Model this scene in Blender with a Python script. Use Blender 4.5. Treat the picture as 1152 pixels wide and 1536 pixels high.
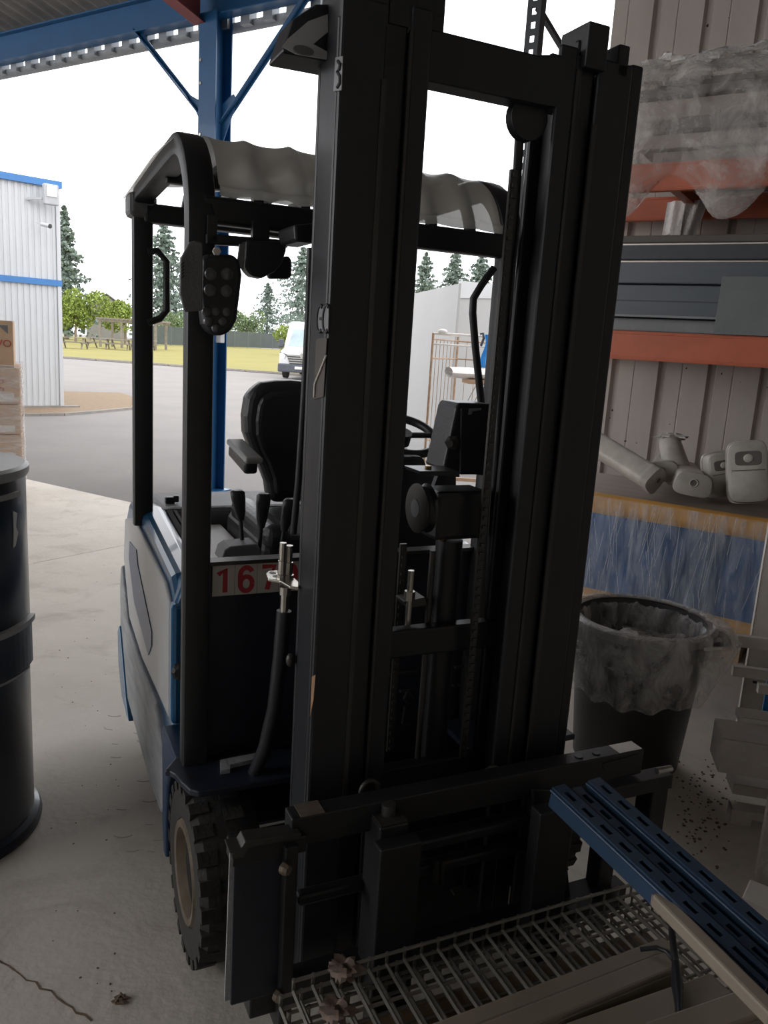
import bpy, bmesh, math, random
from mathutils import Vector, Matrix, noise
random.seed(7)
SC = bpy.context.scene
COL = SC.collection
for o in list(bpy.data.objects):
    bpy.data.objects.remove(o)
R = math.radians

# ------------------------------------------------------------------ camera
FPX, CX, CY, CAMH = 1200.0, 576.0, 768.0, 1.6
PITCH, ROLL = R(11.8), R(3.5)
FWD = Vector((0, math.cos(PITCH), -math.sin(PITCH)))
U0 = Vector((0, math.sin(PITCH), math.cos(PITCH)))
RGT = math.cos(ROLL) * Vector((1, 0, 0)) + math.sin(ROLL) * U0
UPV = math.cos(ROLL) * U0 - math.sin(ROLL) * Vector((1, 0, 0))
CAM = Vector((0, 0, CAMH))
cd = bpy.data.cameras.new('camera')
cam = bpy.data.objects.new('camera', cd)
COL.objects.link(cam)
cam.matrix_world = Matrix(((RGT.x, UPV.x, -FWD.x, CAM.x), (RGT.y, UPV.y, -FWD.y, CAM.y),
                           (RGT.z, UPV.z, -FWD.z, CAM.z), (0, 0, 0, 1)))
cd.sensor_fit = 'VERTICAL'
cd.sensor_height = 36.0
cd.lens = FPX / 1536.0 * 36.0
cd.clip_start = 0.05
cd.clip_end = 800
SC.camera = cam

# ------------------------------------------------------------------ sky and exposure
w = bpy.data.worlds.new('overcast_sky')
SC.world = w
w.use_nodes = True
nt = w.node_tree
nt.nodes.clear()
wo = nt.nodes.new('ShaderNodeOutputWorld')
bg = nt.nodes.new('ShaderNodeBackground')
tcw = nt.nodes.new('ShaderNodeTexCoord')
nzw = nt.nodes.new('ShaderNodeTexNoise')
nzw.inputs['Scale'].default_value = 2.2
nzw.inputs['Detail'].default_value = 5
rmp = nt.nodes.new('ShaderNodeValToRGB')
rmp.color_ramp.elements[0].position = .35
rmp.color_ramp.elements[0].color = (.86, .89, .95, 1)
rmp.color_ramp.elements[1].position = .62
rmp.color_ramp.elements[1].color = (1, .985, .985, 1)
nt.links.new(tcw.outputs['Generated'], nzw.inputs['Vector'])
nt.links.new(nzw.outputs['Fac'], rmp.inputs['Fac'])
nt.links.new(rmp.outputs['Color'], bg.inputs['Color'])
bg.inputs['Strength'].default_value = 3.0
nt.links.new(bg.outputs['Background'], wo.inputs['Surface'])
SC.view_settings.view_transform = 'Standard'
SC.view_settings.look = 'None'
SC.view_settings.exposure = 0.12
SC.view_settings.gamma = 1.0
SC.view_settings.use_curve_mapping = False

# ------------------------------------------------------------------ pixel -> place helpers
def ray(x, y):
    return FWD + RGT * ((x - CX) / FPX) - UPV * ((y - CY) / FPX)
def G(x, y, z=0.0):
    d = ray(x, y)
    return CAM + d * ((z - CAMH) / d.z)
def DY(x, y, Y):
    d = ray(x, y)
    return CAM + d * (Y / d.y)
def onplane(x, y, P, n):
    d = ray(x, y)
    return CAM + d * ((P - CAM).dot(n) / d.dot(n))
# forklift frame: u to the right, v towards its back, z up
FO = G(292, 1450)
FROT = R(25)
FL = Vector((math.cos(FROT), math.sin(FROT), 0))
FB = Vector((-math.sin(FROT), math.cos(FROT), 0))
def tol(P):
    d = P - FO
    return Vector((d.dot(FL), d.dot(FB), d.z))
def V(x, y, v): return tol(onplane(x, y, FO + FB * v, FB))
def UU(x, y, u): return tol(onplane(x, y, FO + FL * u, FL))
def ZZ(x, y, z): return tol(G(x, y, z))
def fworld(u, v, z): return FO + FL * u + FB * v + Vector((0, 0, z))
# building frame: s along the open front to the right, q outwards, z up
P0 = G(322, 737)
BROT = R(-31.5)
SX = Vector((math.cos(BROT), math.sin(BROT), 0))
QX = Vector((-math.sin(BROT), math.cos(BROT), 0))
BM = Matrix.Translation(P0) @ Matrix.Rotation(BROT, 4, 'Z')
def bw(s, q, z=0.0): return P0 + SX * s + QX * q + Vector((0, 0, z))
def BQ(x, y, q):
    P = onplane(x, y, P0 + QX * q, QX) - P0
    return Vector((P.dot(SX), P.dot(QX), P.z))

# ------------------------------------------------------------------ materials
def new_mat(name):
    m = bpy.data.materials.new(name)
    m.use_nodes = True
    t = m.node_tree
    return m, t, t.nodes['Principled BSDF']
def mat(name, col, rough=.5, metal=0., var=.15, scale=6., bump=0., bscale=80., coat=0., spec=.5, alt=None, stretch=(1, 1, 1), alpha=1.0):
    m, t, b = new_mat(name)
    tc = t.nodes.new('ShaderNodeTexCoord')
    mp = t.nodes.new('ShaderNodeMapping')
    mp.inputs['Scale'].default_value = stretch
    t.links.new(tc.outputs['Object'], mp.inputs['Vector'])
    n = t.nodes.new('ShaderNodeTexNoise')
    n.inputs['Scale'].default_value = scale
    n.inputs['Detail'].default_value = 6
    n.inputs['Roughness'].default_value = .65
    t.links.new(mp.outputs['Vector'], n.inputs['Vector'])
    r = t.nodes.new('ShaderNodeValToRGB')
    r.color_ramp.elements[0].position = .3
    r.color_ramp.elements[1].position = .7
    a = alt if alt else tuple(c * (1 - var) for c in col)
    c2 = col if alt else tuple(min(1, c * (1 + var)) for c in col)
    r.color_ramp.elements[0].color = (*a, 1)
    r.color_ramp.elements[1].color = (*c2, 1)
    t.links.new(n.outputs['Fac'], r.inputs['Fac'])
    t.links.new(r.outputs['Color'], b.inputs['Base Color'])
    b.inputs['Roughness'].default_value = rough
    b.inputs['Metallic'].default_value = metal
    b.inputs['Specular IOR Level'].default_value = spec
    b.inputs['Coat Weight'].default_value = coat
    if alpha < 1:
        b.inputs['Alpha'].default_value = alpha
    if bump:
        n2 = t.nodes.new('ShaderNodeTexNoise')
        n2.inputs['Scale'].default_value = bscale
        n2.inputs['Detail'].default_value = 4
        t.links.new(mp.outputs['Vector'], n2.inputs['Vector'])
        bp = t.nodes.new('ShaderNodeBump')
        bp.inputs['Strength'].default_value = bump
        bp.inputs['Distance'].default_value = .01
        t.links.new(n2.outputs['Fac'], bp.inputs['Height'])
        t.links.new(bp.outputs['Normal'], b.inputs['Normal'])
    return m
def film_mat(name, col=(.75, .74, .72), lo=.15, hi=.6, scale=9., stretch=(1, 1, 1), rough=.28):
    """clear plastic film: see-through, whitish where it is creased"""
    m, t, b = new_mat(name)
    out = t.nodes['Material Output']
    b.inputs['Base Color'].default_value = (*col, 1)
    b.inputs['Roughness'].default_value = rough
    tr = t.nodes.new('ShaderNodeBsdfTransparent')
    mx = t.nodes.new('ShaderNodeMixShader')
    tc = t.nodes.new('ShaderNodeTexCoord')
    mp = t.nodes.new('ShaderNodeMapping')
    mp.inputs['Scale'].default_value = stretch
    n = t.nodes.new('ShaderNodeTexNoise')
    n.inputs['Scale'].default_value = scale
    n.inputs['Detail'].default_value = 8
    n.inputs['Roughness'].default_value = .7
    n.inputs['Distortion'].default_value = .6
    mr = t.nodes.new('ShaderNodeMapRange')
    mr.inputs['From Min'].default_value = .35
    mr.inputs['From Max'].default_value = .72
    mr.inputs['To Min'].default_value = lo
    mr.inputs['To Max'].default_value = hi
    t.links.new(tc.outputs['Object'], mp.inputs['Vector'])
    t.links.new(mp.outputs['Vector'], n.inputs['Vector'])
    t.links.new(n.outputs['Fac'], mr.inputs['Value'])
    t.links.new(mr.outputs['Result'], mx.inputs['Fac'])
    t.links.new(tr.outputs['BSDF'], mx.inputs[1])
    t.links.new(b.outputs['BSDF'], mx.inputs[2])
    t.links.new(mx.outputs['Shader'], out.inputs['Surface'])
    bp = t.nodes.new('ShaderNodeBump')
    bp.inputs['Strength'].default_value = .7
    bp.inputs['Distance'].default_value = .02
    t.links.new(n.outputs['Fac'], bp.inputs['Height'])
    t.links.new(bp.outputs['Normal'], b.inputs['Normal'])
    return m

M = {}
M['concrete'] = mat('floor_concrete', (.66, .61, .54), .75, var=.1, scale=1.6, bump=.25, bscale=40, alt=(.55, .505, .44))
def stain(m, col, scale, lo, hi):
    t = m.node_tree
    b = t.nodes['Principled BSDF']
    src = b.inputs['Base Color'].links[0].from_socket
    tc = t.nodes.new('ShaderNodeTexCoord')
    n = t.nodes.new('ShaderNodeTexNoise')
    n.inputs['Scale'].default_value = scale
    n.inputs['Detail'].default_value = 9
    n.inputs['Roughness'].default_value = .7
    n.inputs['Distortion'].default_value = .8
    mr = t.nodes.new('ShaderNodeMapRange')
    mr.inputs['From Min'].default_value = lo
    mr.inputs['From Max'].default_value = hi
    mr.inputs['To Max'].default_value = .75
    mx = t.nodes.new('ShaderNodeMix')
    mx.data_type = 'RGBA'
    t.links.new(tc.outputs['Object'], n.inputs['Vector'])
    t.links.new(n.outputs['Fac'], mr.inputs['Value'])
    t.links.new(mr.outputs['Result'], mx.inputs['Factor'])
    t.links.new(src, mx.inputs['A'])
    mx.inputs['B'].default_value = (*col, 1)
    t.links.new(mx.outputs['Result'], b.inputs['Base Color'])
stain(M['concrete'], (.36, .315, .26), 3.1, .52, .78)
M['asphalt'] = mat('asphalt', (.215, .20, .188), .9, scale=.7, bump=.3, bscale=60, alt=(.180, .168, .160))
M['gravel'] = mat('gravel', (.235, .165, .10), .95, scale=14, bump=.9, bscale=25, alt=(.17, .12, .075))
M['grass'] = mat('lawn_grass', (.23, .195, .036), .95, scale=.35, bump=.5, bscale=20, alt=(.175, .165, .036))
M['kerb'] = mat('kerb_stone', (.24, .22, .20), .9)
M['scuff'] = mat('rubber_scuff', (.42, .385, .335), .8)
M['roof_sheet'] = mat('fibre_cement', (.24, .23, .22), .9, scale=3, bump=.3, alt=(.15, .15, .15))
M['roof_ext'] = mat('interior_wall_block', (.33, .31, .28), .9, scale=2)
M['blue_steel'] = mat('blue_painted_steel', (.011, .088, .22), .4, var=.1, scale=4, coat=.15)
M['zinc'] = mat('zinc_gutter', (.27, .29, .31), .5, metal=.3)
M['red_steel'] = mat('red_oxide_steel', (.22, .05, .05), .55)
M['cladding'] = mat('old_white_cladding', (.50, .45, .41), .7, scale=2.2, bump=.1, bscale=25, alt=(.40, .355, .32), stretch=(1, 1, .35))
M['rust_spot'] = mat('rust_spot', (.035, .025, .022), .9)
M['white_clad'] = mat('white_cladding', (.52, .53, .54), .5, var=.03, scale=1)
M['blue_trim'] = mat('blue_trim', (.04, .17, .42), .45, var=.05)
M['pale_grey'] = mat('pale_grey_metal', (.42, .43, .44), .5)
M['black'] = mat('black_steel', (.016, .0165, .018), .45, var=.25, scale=5, bump=.05)
M['mast'] = mat('mast_black_paint', (.016, .0172, .020), .42, var=.3, scale=5, bump=.06, bscale=30, stretch=(1, 1, .2))
M['mast_edge'] = mat('worn_steel_edge', (.07, .066, .062), .45, metal=.6, var=.3, scale=9, stretch=(1, 1, .2))
M['plastic_black'] = mat('black_plastic', (.017, .018, .021), .4, var=.1, bump=.1, bscale=200)
M['rubber'] = mat('tyre_rubber', (.028, .025, .023), .85, var=.3, scale=9, bump=.3)
M['rim'] = mat('dusty_steel_rim', (.15, .118, .085), .6, metal=.3, var=.35, scale=12)
M['fl_blue'] = mat('truck_blue_paint', (.020, .105, .22), .3, var=.15, scale=5, coat=.4)
M['fl_grey'] = mat('truck_grey_panel', (.46, .47, .48), .38, var=.12, scale=3, coat=.2)
M['fl_skirt'] = mat('scuffed_grey_plastic', (.30, .31, .32), .5, var=.3, scale=14, bump=.25, stretch=(1, .3, 1.6))
M['fl_dark'] = mat('dark_blue_arch', (.014, .038, .085), .4, var=.15)
M['fl_stripe'] = mat('blue_stripe_decal', (.03, .065, .16), .3, var=.05)
M['fl_navy'] = mat('navy_panel', (.016, .020, .034), .42, var=.2, scale=4)
M['seat'] = mat('seat_vinyl', (.020, .021, .023), .38, var=.1, bump=.15, bscale=60)
M['arm_grey'] = mat('armrest_grey', (.26, .26, .255), .45)
M['deck'] = mat('truck_deck_grey', (.80, .79, .77), .5, var=.12)
M['hood'] = mat('hood_dark_grey', (.14, .14, .145), .55, bump=.2, bscale=150)
M['cover'] = None
M['chrome'] = mat('zinc_plated', (.52, .50, .45), .25, metal=.9, var=.15, scale=30)
M['brass'] = mat('brass', (.45, .28, .09), .35, metal=.9)
M['rusty'] = mat('rusty_steel', (.30, .17, .09), .8, var=.4, scale=20)
M['plate_white'] = mat('number_card_white', (.55, .52, .48), .6, var=.06)
M['digit_red'] = mat('red_ink', (.48, .035, .05), .6, var=.1)
M['sticker'] = mat('pale_sticker', (.24, .24, .25), .5, var=.1)
M['sticker_ink'] = mat('sticker_ink', (.03, .03, .035), .6)
M['lens'] = mat('lamp_lens', (.10, .10, .105), .12, var=.2, scale=40, coat=.5)
M['white_tape'] = mat('white_tape', (.62, .6, .57), .6)
M['drum'] = mat('drum_navy_black', (.012, .017, .028), .3, var=.3, scale=3, coat=.2, stretch=(1, 1, .3))
M['drum_lid'] = mat('drum_lid_grey', (.33, .32, .30), .4, var=.1)
M['card'] = mat('cardboard', (.47, .32, .21), .85, var=.12, scale=4)
M['card_red'] = mat('red_print', (.42, .07, .05), .8)
M['wood'] = mat('pallet_wood', (.34, .24, .15), .85, var=.25, scale=5, stretch=(1, 6, 6))
M['old_wood'] = mat('weathered_wood', (.20, .175, .14), .9, var=.25, scale=3)
M['orange'] = mat('orange_beam_paint', (.46, .105, .045), .5, var=.15, scale=4)
M['rack_grey'] = mat('rack_dark_steel', (.03, .034, .042), .5, var=.15)
M['trough'] = mat('dark_blue_grey_profile', (.06, .072, .085), .4, var=.15, scale=2, stretch=(.3, 3, 3))
M['trough_lt'] = mat('grey_profile', (.20, .21, .215), .5, var=.1)
M['trough_edge'] = mat('bare_profile_edge', (.42, .37, .33), .35, metal=.5)
M['panel_grey'] = mat('matt_grey_panel', (.145, .155, .155), .6, var=.1)
M['board_dark'] = mat('dark_board', (.085, .072, .062), .6, var=.2, scale=3, stretch=(.4, 2, 2))
M['board_mid'] = mat('brown_grey_board', (.26, .215, .185), .6, var=.2, scale=3, stretch=(.4, 2, 2))
M['film'] = film_mat('stretch_film', (.66, .63, .60), .08, .75, 5.)
M['film_streak'] = film_mat('streaky_stretch_film', (.62, .66, .72), .03, .55, 9., (2.4, 2.4, .35))
M['film_bag'] = film_mat('bin_liner_film', (.78, .76, .74), .04, .85, 12., (1, 1, .5), .16)
M['film_soft'] = film_mat('box_wrap_film', (.85, .82, .80), .12, .55, 7., (.5, .5, 4))
M['bubble'] = mat('bubble_wrap', (.80, .77, .74), .35, var=.1, scale=40, bump=.8, bscale=90)
M['bundle_blue'] = mat('blue_wrapped_boards', (.03, .12, .33), .5, scale=2.2, alt=(.03, .032, .04), stretch=(1.6, 1, .5))
M['bundle_edge'] = mat('orange_edge_roll', (.56, .29, .07), .6, var=.15, scale=3)
M['lamp_body'] = mat('dusty_grey_plastic', (.40, .375, .33), .6, var=.2, scale=7)
M['lamp_diff'] = mat('dusty_clear_diffuser', (.46, .43, .38), .35, var=.25, scale=5)
M['lamp_hole'] = mat('lamp_socket_dark', (.12, .11, .10), .6)
M['bin'] = mat('black_bin_plastic', (.028, .027, .027), .42, var=.15, scale=3, bump=.08)
M['bin_rim'] = mat('bin_rim_grey', (.20, .19, .18), .5)
M['galv'] = mat('galvanised_sheet', (.62, .58, .54), .5, metal=.1, var=.15, scale=4)
M['beige'] = mat('beige_beam_paint', (.25, .21, .16), .55, var=.12, scale=4)
M['upright_blue'] = mat('blue_upright_paint', (.028, .055, .10), .38, metal=.1, var=.15, scale=5)
M['upright_shade'] = mat('slot_shadow_liner', (.008, .012, .02), .6)
M['wire'] = mat('galvanised_wire', (.25, .235, .21), .5, metal=.5, var=.2, scale=20)
M['rust_cage'] = mat('rusted_cage', (.33, .22, .14), .75, var=.3, scale=12)
M['strap_blue'] = mat('blue_strap', (.015, .19, .50), .6)
M['cabin'] = mat('white_cabin_panel', (.40, .40, .395), .6, var=.04, scale=1)
M['leaf_conifer'] = mat('hazy_conifer_green', (.155, .20, .165), .9, var=.3, scale=1.2)  # pale grey-green, distance haze is mixed into the leaf colour
M['leaf_light'] = mat('light_green_leaves', (.20, .26, .05), .9, var=.25, scale=.8)
M['leaf_mid'] = mat('mid_green_leaves', (.16, .22, .10), .9, var=.25, scale=.8)
M['bark'] = mat('bark', (.20, .16, .12), .9)
M['fence'] = mat('dark_green_fence_screen', (.075, .09, .085), .9, var=.12, scale=.6)
M['render_wall'] = mat('house_render', (.22, .215, .20), .9)
M['slate'] = mat('slate_roof', (.11, .105, .11), .8)
M['van_white'] = mat('van_white_paint', (.55, .55, .57), .25, var=.02, coat=.4)
M['van_dark'] = mat('van_dark_plastic', (.06, .065, .08), .5)
M['van_glass'] = mat('van_glass', (.26, .33, .36), .08, var=.2, scale=2)
M['rag'] = mat('brown_rag', (.17, .125, .10), .95, var=.3, scale=20)
M['debris'] = mat('dry_leaf_debris', (.17, .125, .085), .95, var=.4, scale=30)
M['flood_glass'] = mat('floodlight_glass', (.62, .62, .62), .15)

def cover_mat():
    m, t, b = new_mat('translucent_roof_sheet')
    out = t.nodes['Material Output']
    b.inputs['Base Color'].default_value = (.40, .40, .39, 1)
    b.inputs['Roughness'].default_value = .22
    tl = t.nodes.new('ShaderNodeBsdfTranslucent')
    tl.inputs['Color'].default_value = (.78, .76, .70, 1)
    mx = t.nodes.new('ShaderNodeMixShader')
    mx.inputs['Fac'].default_value = .62
    t.links.new(b.outputs['BSDF'], mx.inputs[1])
    t.links.new(tl.outputs['BSDF'], mx.inputs[2])
    tp_ = t.nodes.new('ShaderNodeBsdfTransparent')
    tp_.inputs['Color'].default_value = (.55, .54, .52, 1)
    m2 = t.nodes.new('ShaderNodeMixShader')
    m2.inputs['Fac'].default_value = .10
    t.links.new(mx.outputs['Shader'], m2.inputs[1])
    t.links.new(tp_.outputs['BSDF'], m2.inputs[2])
    t.links.new(m2.outputs['Shader'], out.inputs['Surface'])
    return m
M['cover'] = cover_mat()

# ------------------------------------------------------------------ mesh helpers
class MB:
    def __init__(s, T=None):
        s.v, s.f, s.T = [], [], T
    def add(s, vs, fs):
        k = len(s.v)
        s.v += [Vector(p) for p in vs]
        s.f += [tuple(i + k for i in f) for f in fs]
        return s
    def box(s, x0, x1, y0, y1, z0, z1):
        p = [(x, y, z) for z in (z0, z1) for y in (y0, y1) for x in (x0, x1)]
        return s.add(p, [(0, 2, 3, 1), (4, 5, 7, 6), (0, 1, 5, 4), (2, 6, 7, 3), (0, 4, 6, 2), (1, 3, 7, 5)])
    def obox(s, c, sx, sy, sz, rot=None):
        m = rot if rot else Matrix.Identity(3)
        p = [Vector(c) + m @ Vector((x * sx / 2, y * sy / 2, z * sz / 2)) for z in (-1, 1) for y in (-1, 1) for x in (-1, 1)]
        return s.add(p, [(0, 2, 3, 1), (4, 5, 7, 6), (0, 1, 5, 4), (2, 6, 7, 3), (0, 4, 6, 2), (1, 3, 7, 5)])
    def bar(s, a, b, w, h, up=(0, 0, 1)):
        a, b = Vector(a), Vector(b)
        d = (b - a).normalized()
        sd = d.cross(Vector(up))
        if sd.length < 1e-4:
            sd = d.cross(Vector((1, 0, 0)))
        sd.normalize()
        u = sd.cross(d)
        p = []
        for c in (a, b):
            for i, j in ((-1, -1), (1, -1), (1, 1), (-1, 1)):
                p.append(c + sd * (i * w / 2) + u * (j * h / 2))
        return s.add(p, [(0, 1, 2, 3), (7, 6, 5, 4), (0, 4, 5, 1), (1, 5, 6, 2), (2, 6, 7, 3), (3, 7, 4, 0)])
    def prism(s, poly, off):
        n = len(poly)
        off = Vector(off)
        p = [Vector(q) for q in poly] + [Vector(q) + off for q in poly]
        return s.add(p, [tuple(range(n)), tuple(range(2 * n - 1, n - 1, -1))] + [(i, i + n, (i + 1) % n + n, (i + 1) % n) for i in range(n)])
    def tube(s, pts, r, n=10, closed=False):
        pts = [Vector(p) for p in pts]
        m = len(pts)
        rs = r if isinstance(r, (list, tuple)) else [r] * m
        rings, prev = [], None
        for i in range(m):
            if closed:
                d = pts[(i + 1) % m] - pts[i - 1]
            else:
                d = pts[min(i + 1, m - 1)] - pts[max(i - 1, 0)]
            d.normalize()
            if prev is None:
                a = d.cross(Vector((0, 0, 1)))
                if a.length < .05:
                    a = d.cross(Vector((1, 0, 0)))
            else:
                a = prev - d * prev.dot(d)
            a.normalize()
            prev = a
            b = d.cross(a)
            rings.append([pts[i] + (a * math.cos(2 * math.pi * k / n) + b * math.sin(2 * math.pi * k / n)) * rs[i] for k in range(n)])
        vs = [p for g in rings for p in g]
        fs = []
        for i in range(m if closed else m - 1):
            j = (i + 1) % m
            fs += [(i * n + k, i * n + (k + 1) % n, j * n + (k + 1) % n, j * n + k) for k in range(n)]
        if not closed:
            fs += [tuple(range(n))[::-1], tuple((m - 1) * n + k for k in range(n))]
        return s.add(vs, fs)
    def cyl(s, a, b, r, n=16):
        return s.tube([a, b], r, n)
    def sweep(s, sec, pts, side):
        """2-D section (side, normal) along a path lying in the plane square to 'side'"""
        pts = [Vector(p) for p in pts]
        side = Vector(side).normalized()
        n, m = len(sec), len(pts)
        vs = []
        for i in range(m):
            d0 = (pts[i] - pts[i - 1]).normalized() if i else (pts[1] - pts[0]).normalized()
            d1 = (pts[i + 1] - pts[i]).normalized() if i < m - 1 else d0
            d = (d0 + d1).normalized()
            k = 1 / max(.4, d.dot(d0))
            nn = side.cross(d)
            vs += [pts[i] + side * a + nn * (b * k) for a, b in sec]
        fs = []
        for i in range(m - 1):
            fs += [(i * n + k, i * n + (k + 1) % n, (i + 1) * n + (k + 1) % n, (i + 1) * n + k) for k in range(n)]
        fs += [tuple(range(n))[::-1], tuple((m - 1) * n + k for k in range(n))]
        return s.add(vs, fs)
    def lathe(s, prof, c, axis=(0, 0, 1), n=32, close=True):
        ax = Vector(axis).normalized()
        a = ax.cross(Vector((0, 0, 1)))
        if a.length < .05:
            a = Vector((1, 0, 0))
        a.normalize()
        b = ax.cross(a)
        c = Vector(c)
        vs = []
        for r, hh in prof:
            vs += [c + ax * hh + (a * math.cos(2 * math.pi * k / n) + b * math.sin(2 * math.pi * k / n)) * r for k in range(n)]
        fs = []
        for i in range(len(prof) - 1):
            fs += [(i * n + k, i * n + (k + 1) % n, (i + 1) * n + (k + 1) % n, (i + 1) * n + k) for k in range(n)]
        if close:
            fs += [tuple(range(n))[::-1], tuple((len(prof) - 1) * n + k for k in range(n))]
        return s.add(vs, fs)
    def ball(s, c, rx, ry, rz, n=12, m=8):
        vs, fs = [Vector(c) + Vector((0, 0, rz))], []
        for i in range(1, m):
            t = math.pi * i / m
            vs += [Vector(c) + Vector((rx * math.sin(t) * math.cos(2 * math.pi * k / n), ry * math.sin(t) * math.sin(2 * math.pi * k / n), rz * math.cos(t))) for k in range(n)]
        vs.append(Vector(c) - Vector((0, 0, rz)))
        e = len(vs) - 1
        fs += [(0, 1 + k, 1 + (k + 1) % n) for k in range(n)]
        for i in range(m - 2):
            fs += [(1 + i * n + k, 1 + (i + 1) * n + k, 1 + (i + 1) * n + (k + 1) % n, 1 + i * n + (k + 1) % n) for k in range(n)]
        fs += [(e, 1 + (m - 2) * n + (k + 1) % n, 1 + (m - 2) * n + k) for k in range(n)]
        return s.add(vs, fs)
    def grid(s, fn, nu, nv):
        vs = [fn(i / nu, j / nv) for j in range(nv + 1) for i in range(nu + 1)]
        fs = [(j * (nu + 1) + i, j * (nu + 1) + i + 1, (j + 1) * (nu + 1) + i + 1, (j + 1) * (nu + 1) + i) for j in range(nv) for i in range(nu)]
        return s.add(vs, fs)
    def mesh(s, name, m, smooth=None):
        me = bpy.data.meshes.new(name)
        vs = [s.T @ p for p in s.v] if s.T else s.v
        me.from_pydata([tuple(p) for p in vs], [], s.f)
        bm = bmesh.new()
        bm.from_mesh(me)
        bmesh.ops.recalc_face_normals(bm, faces=bm.faces)
        bm.to_mesh(me)
        bm.free()
        me.materials.append(M[m])
        if smooth:
            me.polygons.foreach_set('use_smooth', [True] * len(me.polygons))
            me.set_sharp_from_angle(angle=R(smooth))
        return me
    def build(s, name, m, parent=None, bevel=0, smooth=None, seg=2):
        o = bpy.data.objects.new(name, s.mesh(name, m, smooth))
        COL.objects.link(o)
        if parent:
            o.parent = parent
        if bevel:
            b = o.modifiers.new('bevel', 'BEVEL')
            b.width = bevel
            b.segments = seg
            b.limit_method = 'ANGLE'
            b.angle_limit = R(35)
        return o
def tag(o, label=None, cat=None, group=None, kind=None):
    if label: o['label'] = label
    if cat: o['category'] = cat
    if group: o['group'] = group
    if kind: o['kind'] = kind
    return o
def thing(name, label, cat, loc=(0, 0, 0), rotz=0., group=None, kind=None):
    o = bpy.data.objects.new(name, None)
    COL.objects.link(o)
    o.empty_display_size = .1
    o.location = loc
    o.rotation_euler = (0, 0, rotz)
    return tag(o, label, cat, group, kind)
def inst(name, me, parent, loc=(0, 0, 0), rot=(0, 0, 0), scale=(1, 1, 1)):
    o = bpy.data.objects.new(name, me)
    COL.objects.link(o)
    o.parent = parent
    o.location = loc
    o.rotation_euler = rot
    o.scale = scale
    return o
def text_obj(name, body, size, m, parent, mtx, depth=.0008, bold=.0):
    cu = bpy.data.curves.new(name, 'FONT')
    cu.body = body
    cu.size = size
    cu.extrude = depth
    cu.offset = bold
    cu.align_x = 'CENTER'
    cu.align_y = 'CENTER'
    tmp = bpy.data.objects.new(name + '_tmp', cu)
    COL.objects.link(tmp)
    dg = bpy.context.evaluated_depsgraph_get()
    me = bpy.data.meshes.new_from_object(tmp.evaluated_get(dg))
    bpy.data.objects.remove(tmp)
    me.materials.clear()
    me.materials.append(M[m])
    me.transform(mtx)
    o = bpy.data.objects.new(name, me)
    COL.objects.link(o)
    if parent:
        o.parent = parent
    return o
def fnz(p, k=1.0, seed=0.0):
    return noise.noise(Vector((p[0] * k + seed, p[1] * k - seed, p[2] * k + 2 * seed)))
UP = (0, 0, 1)
#@@STRUCT
# ================================================================== SETTING
def struct(o, label=None):
    o['kind'] = 'structure'
    if label: o['label'] = label
    return o
# concrete slab (L-shaped: it stops short of the posts in the open bay)
fl = MB(BM).prism([(-11, -13, -.15), (9, -13, -.15), (9, -.05, -.15), (3.5, -.05, -.15), (3.5, -1.0, -.15), (-11, -1.0, -.15)], (0, 0, .15)).build('floor', 'concrete')
struct(fl, 'worn pale concrete floor slab with scuffs and tyre marks')
cr = MB()
a, b = G(-5, 1436), G(140, 1532)
pts = [a.lerp(b, i / 14) + Vector((random.uniform(-.006, .006), random.uniform(-.006, .006), .0006)) for i in range(15)]
for i in range(14):
    cr.bar(pts[i], pts[i + 1], random.uniform(.003, .007), .001)
cr.build('floor_crack', 'debris', fl)
jt = MB()
jt.bar(G(50, 845) + Vector((0, 0, .0006)), G(200, 815) + Vector((0, 0, .0006)), .008, .001)
jt.build('floor_joint', 'scuff', fl)
# faint tyre-print scuffs left on the slab beside the truck
tp = MB()
for i in range(11):
    y = 1070 + i * 20
    for k, x in enumerate((172 + i * 2.2, 208 + i * 2.6)):
        if random.random() < .2:
            continue
        c = G(x + random.uniform(-7, 7), y + random.uniform(-8, 8))
        pts = [c + Vector((.035 * math.cos(t), .028 * math.sin(t), .0005)) for t in [R(200 + 14 * j) for j in range(11)]]
        for j in range(random.randint(0, 4), random.randint(6, 10)):
            tp.bar(pts[j], pts[j + 1], .0045, .0008)
tp.build('tyre_print', 'scuff', fl)

asph = MB().add([(-120, -20, -.012), (120, -20, -.012), (120, 160, -.012), (-120, 160, -.012)], [(0, 1, 2, 3)]).build('asphalt_yard', 'asphalt')
struct(asph, 'grey asphalt yard outside the open bay')
LA, LB = G(95, 537), G(420, 561)
ld = (LB - LA).normalized()
l0, l1 = LA - ld * 70, LB + ld * 60
lf = Vector((0, 75, 0))
lawn = MB().prism([l0, l1, l1 + lf, l0 + lf], (0, 0, .03)).build('lawn', 'grass')
struct(lawn, 'yellow green lawn beyond the yard')
kb = thing('lawn_kerb', None, None, l0, 0, kind='structure')
kl = (l1 - l0).length
km = MB().box(0, 1.9, -.12, 0, 0, .09).mesh('kerb_stone', 'kerb')
for i in range(int(kl / 2)):
    inst('kerb_stone', km, kb, ld * (i * 2), (0, 0, math.atan2(ld.y, ld.x)))
gv = MB().prism([G(*p) for p in ((20, 622), (95, 622), (200, 613), (206, 598), (180, 590), (95, 588), (0, 585))], (0, 0, .02)).build('gravel_bed', 'gravel')
struct(gv, 'tan gravel bed at the foot of the white building')
gk = MB()
gp = [G(*p) for p in ((10, 623), (60, 623), (95, 622.5), (150, 618), (200, 613), (206, 598))]
for i in range(5):
    gk.bar(gp[i], gp[i + 1], .08, .07)
gk.build('gravel_kerb', 'kerb', gv)

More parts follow.
